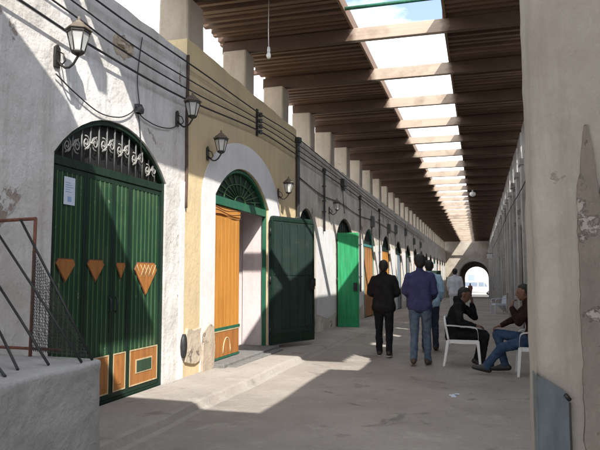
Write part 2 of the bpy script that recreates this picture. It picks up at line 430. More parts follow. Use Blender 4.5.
part(mb, 'scroll_ornament', plain('scroll_iron', (.27,.265,.25), .6), fan)
# four leaves
def shield(yc, hw, zt, zb, x0, x1):
    return [(yc-hw*.75, zt), (yc+hw*.75, zt), (yc+hw, zt-.09*hw/.28), (yc, zb), (yc-hw, zt-.09*hw/.28)]
leaves = [(4.90, 5.42, 7, 5.11, .14, 1.60, 1.39), (5.425, 5.92, 6, 5.60, .14, 1.60, 1.39), (5.925, 6.25, 4, 6.07, .085, 1.58, 1.42), (6.255, 6.96, 8, 6.61, .25, 1.59, 1.22)]
for i, (a, b, n, yc, hw, zt, zb) in enumerate(leaves):
    lf = part(slats_leaf(a, b, .135, 2.495, xo, None, n), 'door_leaf', [M['leaf_green'], M['rib_green'], M['dark_green']], wb)
    mb = MB(); mb.prism(shield(yc, hw+.010, zt+.010, zb-.016, 0, 0), xo+.0215, xo+.026, mi=2)
    mb.prism(shield(yc, hw, zt, zb, 0, 0), xo+.026, xo+.034, mi=0)
    if i == 3:
        for q in range(-3, 4):
            for s in (1, -1):
                p0 = (yc + q*.085 - s*.05, zt-.02); p1 = (yc + q*.085 + s*.05, zt-.16)
                if abs(p0[0]-yc) < .22 and abs(p1[0]-yc) < .16: mb.tube([(xo+.035, *p0), (xo+.035, *p1)], .004, 4, 1)
    part(mb, 'shield_panel', [M['rust_orange'], M['cream_line'], M['rust']], lf)
    if i:
        mb = MB(); z0, z1 = .19, .60
        mb.box(xo+.019, xo+.0235, a+.04, b-.04, z0, z1, 0)
        for p in ((a+.04, b-.04, z0, z0+.014), (a+.04, b-.04, z1-.014, z1), (a+.04, a+.054, z0+.0141, z1-.0141), (b-.054, b-.04, z0+.0141, z1-.0141)): mb.box(xo+.0185, xo+.028, *p, 1)
        if i == 3:
            mb.box(xo+.0236, xo+.029, a+.17, b-.17, .32, .48, 1); mb.box(xo+.0291, xo+.033, a+.188, b-.188, .335, .465, 2)
        else: mb.box(xo+.0236, xo+.029, a+.12, b-.12, .26, .52, 0)
        part(mb, 'kick_panel', [M['rust_orange'], M['cream_line'], M['leaf_green']], lf)
    if i in (1, 2):
        mb = MB(); yy = b-.06 if i == 1 else a+.06
        mb.tube([(xo+.02, yy, 1.05), (xo+.05, yy, 1.07), (xo+.05, yy, 1.19), (xo+.02, yy, 1.21)], .008, 6)
        part(mb, 'handle', M['iron'], lf)
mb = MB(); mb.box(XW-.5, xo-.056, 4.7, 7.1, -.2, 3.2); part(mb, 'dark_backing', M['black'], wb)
# corner strip: rough pale render edge against the yellow neighbour, broken hole high on the wall
mb = MB(); rnd = random.Random(6)
lft = [(7.40+rnd.uniform(-.022, .022), .10+.13*i) for i in range(21)]
mb.prism([(7.526, .10), (7.526, 2.70)] + lft[::-1], XW-.01, XW+.011)
part(mb, 'corner_render', M['white_paint'], wb)
mb = MB(); random.seed(3)
ring = [(5.94 + (.17+random.uniform(-.04, .05))*math.cos(t*.449), 3.99 + (.13+random.uniform(-.03, .04))*math.sin(t*.449)) for t in range(14)]
mb.prism(ring, XW-.004, XW+.007, mi=0)
for q in range(7): mb.box(XW, XW+random.uniform(.03, .06), 5.83+.03*q, 5.83+.03*q+.07, 3.93+random.uniform(0, .06), 4.02+random.uniform(0, .05), 0, None, .012)
part(mb, 'broken_patch', M['broken_plaster'], wb)

tag(MB(), None, None) if False else None
pp = MB(); pp.box(XW-.037, XW-.0345, 5.055, 5.225, 2.13, 2.40, 0)
for q in range(5): pp.box(XW-.0344, XW-.0335, 5.075, 5.15+.045*((q*7) % 3)/2, 2.34-.022*q, 2.347-.022*q, 1)
pp.box(XW-.0344, XW-.0335, 5.11, 5.17, 2.16, 2.21, 1)
tag(pp.build('paper_notice', [M['paper'], M['paper_ink']]), 'small pale blue paper notice stuck on the dark green slatted door', 'notice')

# ---- yellow building ------------------------------------------------
yb = thing('yellow_building', 'ochre yellow building with white arch surround, orange door leaf and open dark green leaf', 'building', (XW, 10, 0))
ZY = lambda y: 4.69 - .015*(y-7.6)
mb = MB(); mb.prism(wall_poly(7.533, 12.84, -.25, ZY, [(9.75, 1.23, 2.66, .56)]), XW, XW-.5)
hollow(mb, 7.54, 12.83, 4.2, XW-.5, -7.5)
part(mb, 'wall', M['yellow_plaster'], yb)
mb = MB(); o_ = arch_pts(9.85, 1.80, 2.55, 1.10, 24, True); i_ = arch_pts(9.75, 1.232, 2.66, .562, 20)
mb.prism([(8.05, -.2)] + o_ + [(11.65, -.2), (10.982, -.2)] + i_[::-1] + [(8.518, -.2)], XW-.01, XW+.014)
part(mb, 'arch_surround', M['white_paint'], yb)
# room behind
mb = MB(); x0, x1 = -6.6, XW-.503
mb.box(x0, x1, 7.9, 11.2, -.1, .12, 1); mb.box(x0-.1, x0-.003, 7.9, 11.3, .1, 3.6, 0)
mb.box(x0, x1, 10.985, 11.2, .123, 3.4, 0); mb.box(x0, x1, 7.9, 8.1, .123, 3.4, 0); mb.box(x0, x1, 7.9, 11.2, 3.41, 3.6, 0)
part(mb, 'room', [M['pink_white'], M['stone']], yb)
for ya, yb_ in ((10.962, 10.979), (8.521, 8.535)):
    mb = MB(); mb.box(XW-.499, XW-.04, ya, yb_, .1, 2.66, 0); part(mb, 'reveal', M['pink_white'], yb)
mb = MB(); mb.box(XW-.55, XW+.20, 8.46, 11.05, .06, .155, 0); mb.box(XW-.5, XW+.33, 8.6, 10.9, .04, .115, 0)
part(mb, 'door_sill', M['stone'], yb, .012)
xo = XW-.07
mb = MB(); outer = arch_pts(9.75, 1.215, 2.66, .545, 20); inner = arch_pts(9.75, 1.165, 2.66, .495, 20)
mb.prism([(8.536, .158)] + outer + [(10.961, .158), (10.915, .158)] + inner[::-1] + [(8.585, .158)], xo-.03, xo+.04)
mb.box(xo-.03, xo+.045, 8.585, 10.915, 2.53, 2.66); part(mb, 'door_frame', M['trim_green'], yb, .005)
fan = MB(); fan.prism([(8.585, 2.661)] + arch_pts(9.75, 1.165, 2.665, .49, 20) + [(10.915, 2.661)], xo-.04, xo-.02)
fan = part(fan, 'fanlight', M['dark_green'], yb)
mb = MB()
for i in range(1, 12):
    a = math.pi*i/12; r1 = .98; mb.tube([(xo-.012, 9.75-.22*math.cos(a), 2.665+.10*math.sin(a)), (xo-.012, 9.75-1.14*math.cos(a), 2.665+.475*math.sin(a))], .011, 5)
for rr in (.22, .62): mb.tube([(xo-.008, 9.75-rr*1.14*math.cos(math.pi*i/16), 2.665+rr*.49*math.sin(math.pi*i/16)) for i in range(17)], .012, 5)
part(mb, 'fanlight_bars', M['rib_green'], fan)
# orange leaf
lf = slats_leaf(8.588, 9.70, .165, 2.525, xo, None, 0, .045, 0, False)
for i in range(7):
    a = 8.62 + i*(1.05/7); lf.box(xo-.001, xo+.012, a+.005, a+1.05/7-.005, .64, 2.36, 0)
lf.box(xo-.001, xo+.018, 8.59, 9.70, 2.40, 2.52, 0)
lf = part(lf, 'door_leaf', [M['orange_wood']], yb, .003, 'orange varnished door leaf of vertical planks')
mb = MB()
for q, zz in enumerate((2.385, 2.44, 2.49)): mb.tube([(xo+.02, 8.6 + t*1.09/12, zz + .022*math.sin(t/12*math.pi*2 + q)) for t in range(13)], .008, 5, 0)
part(mb, 'carved_moulding', M['brown_wood'], lf)
mb = MB(); mb.box(xo+.0005, xo+.017, 8.635, 9.66, .2, .575, 0)
mb.box(xo+.001, xo+.022, 8.60, 9.69, .58, .60, 1); mb.box(xo+.001, xo+.024, 8.60, 9.69, .602, .645, 2)
mb.tube([(xo+.018, 9.15-.15*math.cos(math.pi*t/12), .235+.24*math.sin(math.pi*t/12)) for t in range(13)], .011, 5, 1)
mb.box(xo+.001, xo+.02, 8.60, 9.69, .166, .196, 2); mb.box(xo+.001, xo+.022, 8.588, 8.63, .197, .575, 2)
part(mb, 'kick_panel', [M['rust_orange'], M['cream_line'], M['trim_green']], lf)
def open_leaf(parent, hinge, ang, width, z0, z1, mats, name='door_leaf', label=None, rows=2, ribs=5, rivets=True, round_top=True):
    """leaf hinged on the z axis at hinge, built along local +x then turned by ang"""
    m = MB(); n = 8; rr = .07 if round_top else .001
    pl = [(0, z0), (width, z0)] + [(width-rr+rr*math.sin(t*math.pi/2/n), z1-rr+rr*math.cos(t*math.pi/2/n)) for t in range(n, -1, -1)] + [(rr-rr*math.sin(t*math.pi/2/n), z1-rr+rr*math.cos(t*math.pi/2/n)) for t in range(n+1)]
    m.prism(pl, -.02, .02, 'y', 0)
    hgt = z1-z0
    for s in (-1, 1):
        a, b = (.0205, .031) if s > 0 else (-.031, -.0205)
        for i in range(ribs):
            x0 = .06 + i*(width-.12)/ribs
            for r_ in range(rows):
                za = z0+.28+(hgt-.40)*r_/rows; zb = za+(hgt-.40)/rows-.05
                m.box(x0+.008, x0+(width-.12)/ribs-.008, a, b, za, zb, 0)
        m.box(.03, width-.03, a, b, z0+.03, z0+.2, 1)
        for xx in (.0, width-.045): m.box(xx, xx+.045, a*1.05, b*1.1, z0+.01, z1-.08, 1)
        m.box(.046, width-.046, a*1.03, b*1.08, z1-.09, z1-.03, 1)
        if rivets:
            for i in range(ribs+1):
                for r_ in range(7):
                    xx = .058 + i*(width-.12)/ribs; zz = z0+.36+(hgt-.5)*r_/6
                    m.box(xx-.008, xx+.008, a*1.02, b*1.18, zz-.008, zz+.008, 1)
    mat4 = Matrix.Translation(hinge) @ Matrix.Rotation(ang, 4, 'Z')
    m.v = [tuple(mat4 @ Vector(v)) for v in m.v]
    lf = part(m, name, mats, parent, 0, label)
    h = MB(); h.box(width-.16, width-.05, -.085, -.032, z0+1.0, z0+1.22, 0); h.tube([(width-.1, -.08, z0+1.05), (width-.1, -.13, z0+1.07), (width-.1, -.13, z0+1.2), (width-.1, -.08, z0+1.22)], .012, 6)
    h.v = [tuple(mat4 @ Vector(v)) for v in h.v]; part(h, 'lock', M['iron'], lf)
    for zz in (z0+.25, z0+hgt*.5, z1-.3):
        h = MB(); h.tube([(-.012, -.012, zz-.06), (-.012, -.012, zz+.06)], .016, 8)
        h.v = [tuple(mat4 @ Vector(v)) for v in h.v]; part(h, 'hinge', M['iron'], lf)
    return lf
open_leaf(yb, (XW+.06, 10.93, 0), math.atan2(1.15, .52), 1.26, .17, 2.56, [M['black_green'], M['dark_green']], label='dark green metal door leaf standing open')
# broken render low on the corner
mb = MB(); random.seed(11)
mb.prism([(7.56,.30),(7.72,.26),(7.86,.24),(8.02,.27),(8.05,.45),(8.0,.62),(8.04,.72),(7.80,.70),(7.62,.74),(7.55,.6)], XW-.01, XW+.035)
mb.prism([(8.06,.10),(8.3,.08),(8.46,.11),(8.5,.4),(8.46,.70),(8.3,.76),(8.12,.66),(8.08,.4)], XW+.012, XW+.045)
part(mb, 'broken_render', M['broken_plaster'], yb, .012)
mb = MB(); mb.lathe([(.0, .0), (.06, .002), (.085, .02), (.085, .05), (0, .052)], (0, 0, 0), 10)
mb.v = [(XW+.0+z, 7.50+x*.8, .52+y*1.9) for x, y, z in mb.v]; part(mb, 'meter_cover', M['iron'], yb)

# ---- grey row on the left ------------------------------------------
gb = thing('grey_shop_row', 'long weathered grey shop row with arched doors, left of the walking men', 'building', (XW, 44, 0))
bays = [(13.72, .70, 2.52, .46)] + [(18.0+4.25*i, 1.22, 2.55, .56) for i in range(14)]
ZG = lambda y: 4.44 - .001*(y-13)
mb = MB(); mb.prism(wall_poly(12.845, 75.9, -1.8, ZG, bays, .022), XW, XW-.5)
hollow(mb, 12.85, 75.9, 3.95, XW-.5, -7.5, 0, -1.8)
part(mb, 'wall', M['grey_plaster'], gb)
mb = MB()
for (yc, hw, zs, ri) in bays: mb.box(XW-.6, XW-.16, yc-hw-.1, yc+hw+.1, -1.7, zs+ri+.1)  # black boxes stand in for the unlit shop interiors
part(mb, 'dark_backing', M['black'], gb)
# sunlit band of the wall painted on as pale strips between the doors
edges = [(13.72+.70+.16, 16.62)] + [(18.0+4.25*i+1.36, 18.0+4.25*(i+1)-1.36) for i in range(13)]
for a, b in edges:
    n = 5; z0 = gz(a)+.02; mb = MB()
    top = [(b+(a-b)*i/n, 2.62+random.uniform(-.05, .05)) for i in range(n+1)]
    mb.prism([(a, z0+.42+random.uniform(-.1, .15)), ((a+b)/2, z0+.38+random.uniform(-.12, .15)), (b, z0+.42+random.uniform(-.1, .1))] + top, XW-.01, XW+.007)
    part(mb, 'sun_band', M['white_paint'], gb)
sch = [('dark_panel', None), ('leaf_green', None), ('teal', 'brown_wood'), ('orange_wood', 'orange_wood'), ('white_wood', 'blue_grey'), ('dark_green', 'slate'), ('brown_wood', 'white_wood'), ('white_wood', 'teal'),
       ('brown_wood', 'dark_panel'), ('white_wood', 'blue_grey'), ('teal', 'white_wood'), ('dark_panel', 'dark_panel'), ('white_wood', 'brown_wood'), ('slate', 'white_wood'), ('brown_wood', 'white_wood')]
lab = {2: 'arched door with a narrow teal leaf and a brown leaf', 3: 'arched door with orange wooden leaves', 1: 'dark green arched doorway whose bright green leaf stands open'}
for i, (yc, hw, zs, ri) in enumerate(bays):
    a_, b_ = sch[i]; xo = XW-.10; zf = gz(yc)+.03
    frame = MB(); ou = arch_pts(yc, hw-.006, zs, ri-.004, 12); inn = arch_pts(yc, hw-.055, zs, ri-.05, 12)
    frame.prism([(yc-hw+.006, zf)] + ou + [(yc+hw-.006, zf), (yc+hw-.055, zf)] + inn[::-1] + [(yc-hw+.055, zf)], xo-.03, xo+.04)
    frame.box(xo-.025, xo+.035, yc-hw+.055, yc+hw-.055, zs-.09, zs-.005)
    dr = part(frame, 'shop_door', M['teal'] if i in (2, 10) else M['dark_green'], gb, 0, lab.get(i))
    f = MB(); f.prism([(yc-hw+.056, zs-.004)] + arch_pts(yc, hw-.056, zs, ri-.051, 12) + [(yc+hw-.056, zs-.004)], xo-.045, xo-.025, mi=0)
    for q in range(1, 8):
        y = yc-hw+.056 + (2*hw-.112)*q/8; r_ = (hw*hw+ri*ri)/(2*ri); zt = zs+ri-r_+math.sqrt(max(0, r_*r_-(y-yc)**2))-.05
        f.box(xo-.024, xo-.008, y-.012, y+.012, zs-.004, zt, 1)
    part(f, 'fanlight', [M['black_green'], M['dark_green']], dr)
    y0, y1 = yc-hw+.058, yc+hw-.058; ym = (y0+y1)/2 if i != 2 else y0+.55
    if i == 1:
        lf = slats_leaf(ym+.1, y1, zf+.02, zs-.095, xo, None, 5); part(lf, 'door_leaf', [M['leaf_green'], M['rib_green'], M['dark_green']], dr)
        continue
    for (p, q, mt) in ((y0, ym-.003, a_), (ym+.003, y1, b_ or a_)):
        lf = slats_leaf(p, q, zf+.02, zs-.095, xo, None, 4)
        part(lf, 'door_leaf', [M[mt], M[mt], M[mt]], dr)
lf = open_leaf(gb, (XW+.05, 16.72, gz(16)), math.atan2(.30, 1.0), .58, .02, 2.62, [M['bright_green'], M['bright_green']], rows=1, ribs=1, rivets=False, round_top=False, label='bright green flat door leaf standing open')
open_leaf(gb, (XW+.05, 51.2, gz(51)), math.atan2(.2, 1.0), .8, .03, 2.5, [M['black_green'], M['dark_green']], rows=1, ribs=3, rivets=False, round_top=False, label='dark door leaf standing open far down the row')
for yj, r_, z0_ in ((7.53, .022, 2.35),):
    m_ = MB(); m_.tube(catmull([(XW+.018, yj, z0_), (XW+.02, yj+.006, 2.9), (XW+.018, yj-.006, 3.5), (XW+.02, yj+.004, 4.1), (XW+.02, yj, 4.45)]), r_, 7)
    tag(m_.build('wall_pipe', M['rust_pipe']), 'thin rusty pipe climbing the joint between the white and the yellow facade', 'pipe')
# service pipes and boxes fixed on the row
def wall_pipe(y, z0, z1, r=.035):
    m = MB(); m.tube([(XW+.05, y, z0), (XW+.05, y, z1-.12), (XW+.05, y, z1)], [r, r, r*1.0], 8); m.lathe([(r*1.7, -.06), (r*2.0, 0), (r*1.8, .05), (.02, .07)], (XW+.05, y, z1), 8)
    for zz in (z0+.5, (z0+z1)/2, z1-.4): m.box(XW-.002, XW+.09, y-.05, y+.05, zz-.015, zz+.015)
    return m
tag(wall_pipe(12.80, 1.0, 4.38, .045).build('drainpipe', M['pipe']), 'dark iron drainpipe with bulb cap between the yellow and the grey facade', 'pipe')
for (y, z0, z1, t_) in ((15.2, 2.55, 4.1, 'thin dark pipe on the grey wall before the bright green door'), (20.15, .9, 4.0, 'thin dark pipe on the grey wall between bright green and teal doors'), (24.3, .7, 4.0, 'thin dark pipe on the grey wall between the teal and orange doors')):
    tag(wall_pipe(y, z0, z1, .026).build('wall_pipe', M['pipe']), t_, 'pipe', 'thin pipes on the left wall')

# ---- pillars on the left wall top (part of each building)
random.seed(21)
def pillar(mb, yc, z0, z1, big=False):
    hw = .255 if big else .22; x0, x1 = XW-.47, XW-.004
    pts = [(yc-hw, z0), (yc+hw, z0), (yc+hw-.01, z1), (yc-hw+.01, z1)]
    mb.box(x0+random.uniform(-.02, .02), x1-random.uniform(0, .012), yc-hw, yc+hw, z0, z1, 0, None, .012)
for k2 in range(33):
    yc = 7.84 + 2.15*k2
    if yc > 75: break
    own = yb if yc < 12.8 else gb
    zt = (ZY(yc) if yc < 12.8 else ZG(yc)) - .03
    mb = MB(); pillar(mb, yc, zt, 5.345, k2 == 0)
    part(mb, 'pillar', M['pillar_plaster'], own, .035)

# ------------------------------------------------------------------ roof
rf = thing('slatted_roof', 'dark slatted timber roof over the alley with an open skylight strip', 'roof', (-1.2, 30, 5.35))
ZB = 5.35; random.seed(5)
def slatted(y0, y1, xa, xb, rag=0, name='slatted_panel', pitch=.205):
    mb = MB(); y = y0
    mb.box(xa, xb, y0, y1, ZB+.315, ZB+.345, 1)
    n = int((y1-y0)/pitch)
    for i in range(n):
        yy = y0 + .02 + i*pitch + random.uniform(-.02, .02); h = .085+random.uniform(-.012, .012); wd = .045+random.uniform(-.008, .012)
        e = random.uniform(.03, .2) if rag else 0
        dz = random.uniform(-.012, .012)
        mb.box(xa-e, xb, yy, yy+wd*2, ZB+.312-h+dz, ZB+.312, 0, None, .004)
    return part(mb, name, [M['roof_wood'], M['roof_board']], rf)
Y_END = 75.85
slatted(4.32, Y_END, -4.22, -1.93, 1)
slatted(5.62, Y_END, -.44, 1.62, 0)
# unseen roof over and behind the viewer, outlined for its shadows, shortened for bounce light
mb = MB(); 
pl = [(-4.3,-1.95),(-.5,-1.95),(-.5,2.8),(-1.7,2.9),(-2.02,2.88),(-2.4,2.42),(-2.8,1.9),(-4.3,1.7)]
mb.add([(x, y, z) for z in (ZB+.2, ZB+.345) for x, y in pl], [tuple(range(8)), tuple(range(15, 7, -1))] + [(i, (i+1) % 8, (i+1) % 8+8, i+8) for i in range(8)])
mb.box(-.497, 3.4, -1.95, 1.55, ZB+.2, ZB+.345, 0)
part(mb, 'unseen_canopy', [M['roof_board']], rf)
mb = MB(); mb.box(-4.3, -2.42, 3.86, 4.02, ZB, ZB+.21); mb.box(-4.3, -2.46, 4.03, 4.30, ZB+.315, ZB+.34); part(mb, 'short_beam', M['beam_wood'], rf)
for xa, ya in ((-1.93, 4.32), (-.45, 5.62)):
    mb = MB(); yy = ya
    while yy < Y_END:
        y2 = min(Y_END, yy+4.3); j = random.uniform(-.015, .015)
        mb.box(xa-.02+j, xa+.02+j, yy, y2-.004, ZB+.205, ZB+.40, 0); yy = y2
    part(mb, 'edge_board', M['edge_wood'], rf)
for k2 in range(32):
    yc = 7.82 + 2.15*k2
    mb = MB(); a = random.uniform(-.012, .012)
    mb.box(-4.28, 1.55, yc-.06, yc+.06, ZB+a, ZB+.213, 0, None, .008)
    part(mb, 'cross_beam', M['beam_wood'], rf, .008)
mb = MB(); mb.tube([(-1.97, 9.22, 5.60), (-.42, 9.22, 5.60)], .03, 8)
tag(mb.build('roof_pipe', M['trim_green']), 'thin green metal pipe lying across the top of the skylight', 'pipe')

# ------------------------------------------------------------------ right side
rb = thing('right_shop_row', 'shaded grey shop row with pilasters behind the seated men', 'building', (1.17, 44, 0))
XR = 1.17
mb = MB(); rb_b = [(9.2+4.25*i, 1.1, 2.5, .5) for i in range(16)]
mb.prism(wall_poly(7.0, 75.9, -1.8, lambda y: 4.40, rb_b, .03), XR, XR+.45)
mb.box(XR+.454, 5, 7.0, 75.9, 3.9, 4.15); mb.box(5.004, 5.3, 7.0, 75.9, -1.8, 4.1)
part(mb, 'wall', M['side_plaster'], rb)
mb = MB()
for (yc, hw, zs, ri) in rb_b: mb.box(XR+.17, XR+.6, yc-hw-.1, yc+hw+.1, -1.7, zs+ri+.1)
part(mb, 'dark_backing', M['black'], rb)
rc = ['slate', 'blue_grey', 'dark_panel', 'blue_grey', 'white_wood', 'slate', 'teal', 'blue_grey']
for i, (yc, hw, zs, ri) in enumerate(rb_b):
    xo = XR+.12; zf = gz(yc)+.02
    m_ = MB(); m_.box(xo, xo+.04, yc-hw+.01, yc-.004, zf, zs-.03, 0); m_.box(xo, xo+.04, yc+.004, yc+hw-.01, zf, zs-.03, 0)
    for s in range(8): y = yc-hw+.06+s*(2*hw-.12)/8; m_.box(xo-.014, xo-.001, y+.02, y+(2*hw-.12)/8-.02, zf+.1, zs-.1, 0)
    dr = part(m_, 'shop_door', M[rc[i % 8]], rb)
for k2 in range(32):
    yc = 7.84+2.15*k2
    if yc > 75: break
    m_ = MB(); m_.box(XR-.10, XR-.003, yc-.2, yc+.2, gz(yc)-.1, 4.2, 0, None, .01); m_.box(XR-.14, XR-.004, yc-.26, yc+.26, 4.203, 4.34, 0, None, .01)
    hw_ = .66 if k2 < 3 else .84; m_.box(XR+.004, XR+.40, yc-hw_, yc+hw_, 4.38, 5.345, 0, None, .015)
    part(m_, 'pilaster', M['side_plaster'], rb)
# broken parapet wall near the viewer
nw = thing('parapet_wall', 'tall rough grey wall standing behind the plastered pier on the right', 'wall', (XR, 4, 0))
mb = MB(); mb.prism([(-6,-.2),(6.995,-.2),(6.995,4.34),(6.2,4.32),(5.45,4.36),(5.40,4.7),(5.30,5.0),(4.2,5.03),(2.9,4.98),(1.5,5.02),(0,5.0),(-6,5.0)], XR, XR+.45)
part(mb, 'wall', M['side_plaster'], nw)
# pier in the foreground
pr = thing('plastered_pier', 'massive pale plastered pier with peeling render filling the right edge', 'pier', (.6, 2.7, 0))
random.seed(2)
mb = MB(); nz, nx_, ny_ = 26, 20, 8
X0, X1, Y0, Y1, ZT = .205, 1.165, 2.5, 2.91, 3.5
loop = [(X0+(X1-X0)*i/nx_, Y0) for i in range(nx_)] + [(X1, Y0+(Y1-Y0)*i/ny_) for i in range(ny_)] + [(X1-(X1-X0)*i/nx_, Y1) for i in range(nx_)] + [(X0, Y1-(Y1-Y0)*i/ny_) for i in range(ny_)]
nl = len(loop); vv = []
for k2 in range(nz*2+1):
    z = -.05+(ZT+.05)*k2/(nz*2)
    for (x, y) in loop:
        d = .012*noise.noise(Vector((x*3, y*3, z*2.2))) + .006*noise.noise(Vector((x*11, y*11, z*9)))
        cx = .016 if (abs(x-X0) < .001 and abs(y-Y0) < .03) else 0
        vv.append((x + (d if x < .22 else 0) + cx, y + d + cx, z))
mb.add(vv, [(k2*nl+i, k2*nl+(i+1) % nl, (k2+1)*nl+(i+1) % nl, (k2+1)*nl+i) for k2 in range(nz*2) for i in range(nl)], 0, True)
mb.add([vv[nz*2*nl+i] for i in range(nl)], [tuple(range(nl))], 0)
part(mb, 'pier_body', M['pier_plaster'], pr)
def ragged(cx_l, cx_r, z0, z1, n, amp, seed):
    rnd = random.Random(seed); l, r = [], []
    for i in range(n+1):
        t = i/n; z = z0+(z1-z0)*t
        l.append((cx_l(t)+rnd.uniform(-amp, amp), z)); r.append((cx_r(t)+rnd.uniform(-amp, amp), z))
    return r + l[::-1]
mb = MB()
def jag(pts, n, amp, seed):
    rnd = random.Random(seed); out = []
    for i in range(len(pts)):
        p, q = pts[i], pts[(i+1) % len(pts)]
        for k_ in range(n):
            t = k_/n; out.append((p[0]+(q[0]-p[0])*t+rnd.uniform(-amp, amp), p[1]+(q[1]-p[1])*t+rnd.uniform(-amp, amp)*1.6))
    return out
rnd = random.Random(4); rows = []
for i in range(72):
    z = .22 + 1.79*i/71; wob = .007*noise.noise(Vector((z*3.1, 2, 2))) + .006*noise.noise(Vector((z*11, 5, 2))) + rnd.uniform(-.0022, .0022)
    xl = .356 + wob + .034*max(0, (z-1.72)/.29); xr = .437 + .006*noise.noise(Vector((z*7, 8, 2))) - .034*max(0, (z-1.72)/.29)
    rows += [(xl, 2.4835, z), (xl, 2.53, z), (max(xl+.004, xr), 2.4835, z), (max(xl+.004, xr), 2.53, z)]
nr = 72
mb.add(rows, [(4*i, 4*i+2, 4*i+6, 4*i+4) for i in range(nr-1)] + [(4*i, 4*i+4, 4*i+5, 4*i+1) for i in range(nr-1)] + [(4*i+2, 4*i+3, 4*i+7, 4*i+6) for i in range(nr-1)] + [(0, 1, 3, 2), (4*nr-4, 4*nr-2, 4*nr-1, 4*nr-3)])
part(mb, 'exposed_render', M['bare_render'], pr)
mb = MB(); rows = []
for i in range(72):
    z = .20 + 1.77*i/71; t = max(0, (z-1.70)/.27)
    xl = .436 + .010*noise.noise(Vector((z*4.1, 12, 2))) + .006*noise.noise(Vector((z*13, 15, 2))) + .055*t*t
    rows += [(xl, 2.4812, z), (xl, 2.53, z), (.78-.22*t*t, 2.4812, z), (.78-.22*t*t, 2.53, z)]
mb.add(rows, [(4*i, 4*i+2, 4*i+6, 4*i+4) for i in range(nr-1)] + [(4*i, 4*i+4, 4*i+5, 4*i+1) for i in range(nr-1)] + [(4*i+2, 4*i+3, 4*i+7, 4*i+6) for i in range(nr-1)] + [(0, 1, 3, 2), (4*nr-4, 4*nr-2, 4*nr-1, 4*nr-3)])
part(mb, 'exposed_render', M['bare_render'], pr)
mb = MB()
pl = [(.197, .16), (.306, .16), (.308, 1.0), (.284, 1.035), (.26, 1.048), (.23, 1.066), (.209, 1.074), (.197, 1.08)]
mb.prism(pl, 2.468, 2.476, 'y'); mb.box(.191, .1965, 2.468, 2.60, .16, 1.08)
mb.box(.302, .309, 2.463, 2.4675, .16, .99, 1)
mb.tube([(.305, 2.46, 1.0), (.290, 2.455, 1.02)], .008, 6, 1)
part(mb, 'metal_guard', [M['sheet_metal'], M['lantern_iron']], pr)

# ------------------------------------------------------------------ end of the alley
ew = thing('archway_wall', 'pale end wall with a dark arched passage closing the alley', 'wall', (-.6, 76, -1.3))
mb = MB(); hw = 1.72; xc = -.57; zs = 1.35; ri = 1.72
prof = [(-6, -2), (xc-hw, -2)] + [(xc-hw*math.cos(math.pi*i/18), zs+ri*math.sin(math.pi*i/18)) for i in range(19)] + [(xc+hw, -2), (6, -2), (6, 6.2), (1.2, 6.2), (1.0, 5.9), (-3.0, 5.85), (-6, 5.9)]
mb.prism(prof, 76, 77, 'y'); part(mb, 'wall', M['end_plaster'], ew)
mb = MB(); pr2 = [(-6, -2), (xc-hw-.1, -2)] + [(xc-(hw+.1)*math.cos(math.pi*i/18), zs+(ri+.1)*math.sin(math.pi*i/18)) for i in range(19)] + [(xc+hw+.1, -2), (6, -2), (6, 5.8), (-6, 5.8)]
mb.prism(pr2, 77.003, 84, 'y'); part(mb, 'passage_vault', M['bare_render'], ew)
mb = MB(); x2, h2_, z2, r2 = -.29, 1.47, 1.05, 1.47
pr3 = [(-6, -2), (x2-h2_, -2)] + [(x2-h2_*math.cos(math.pi*i/18), z2+r2*math.sin(math.pi*i/18)) for i in range(19)] + [(x2+h2_, -2), (6, -2), (6, 5.8), (-6, 5.8)]
mb.prism(pr3, 84.003, 84.6, 'y'); part(mb, 'inner_arch', M['bare_render'], ew)
mb = MB(); o_ = [(xc-(hw+.28)*math.cos(math.pi*i/18), zs+(ri+.28)*math.sin(math.pi*i/18)) for i in range(19)]; i_ = [(xc-(hw+.004)*math.cos(math.pi*i/18), zs+(ri+.004)*math.sin(math.pi*i/18)) for i in range(19)]
mb.prism(o_ + i_[::-1], 75.94, 76.01, 'y'); part(mb, 'arch_ring', M['side_plaster'], ew)
tb = thing('shading_house', 'unseen tall house added to shade the end wall, behind the right shop row', 'building', (4, 73, 0))
mb = MB(); mb.box(1.75, 6.5, 67, 75.9, -1.6, 8.4); part(mb, 'wall', M['end_plaster'], tb)  # hidden block, added to keep sun off the right of the end wall
for yy in (68.5, 71, 73.5):
    mb = MB(); mb.box(1.72, 1.747, yy, yy+.9, 5.9, 7.2); part(mb, 'window', M['window_blue'], tb)
pb = thing('pale_building', 'bright sunlit white building seen through the far arch', 'building', (-1, 104, -1.3))
mb = MB(); mb.box(-16, 12, 104, 110, -1.6, 7); mb.box(-16.2, 12.2, 103.8, 104-.003, 6.7, 7.2); part(mb, 'wall', M['white_paint'], pb)
for i in range(5):
    for zz in (.1, 3.4):
        m_ = MB(); m_.box(-8.2+3.2*i, -7.0+3.2*i, 103.93, 103.997, zz, zz+1.5, 0); w_ = part(m_, 'window', M['white_wood'], pb)
        m_ = MB(); m_.box(-8.1+3.2*i, -7.1+3.2*i, 103.90, 103.928, zz+.1, zz+1.4, 0); part(m_, 'pane', M['window_blue'], w_)
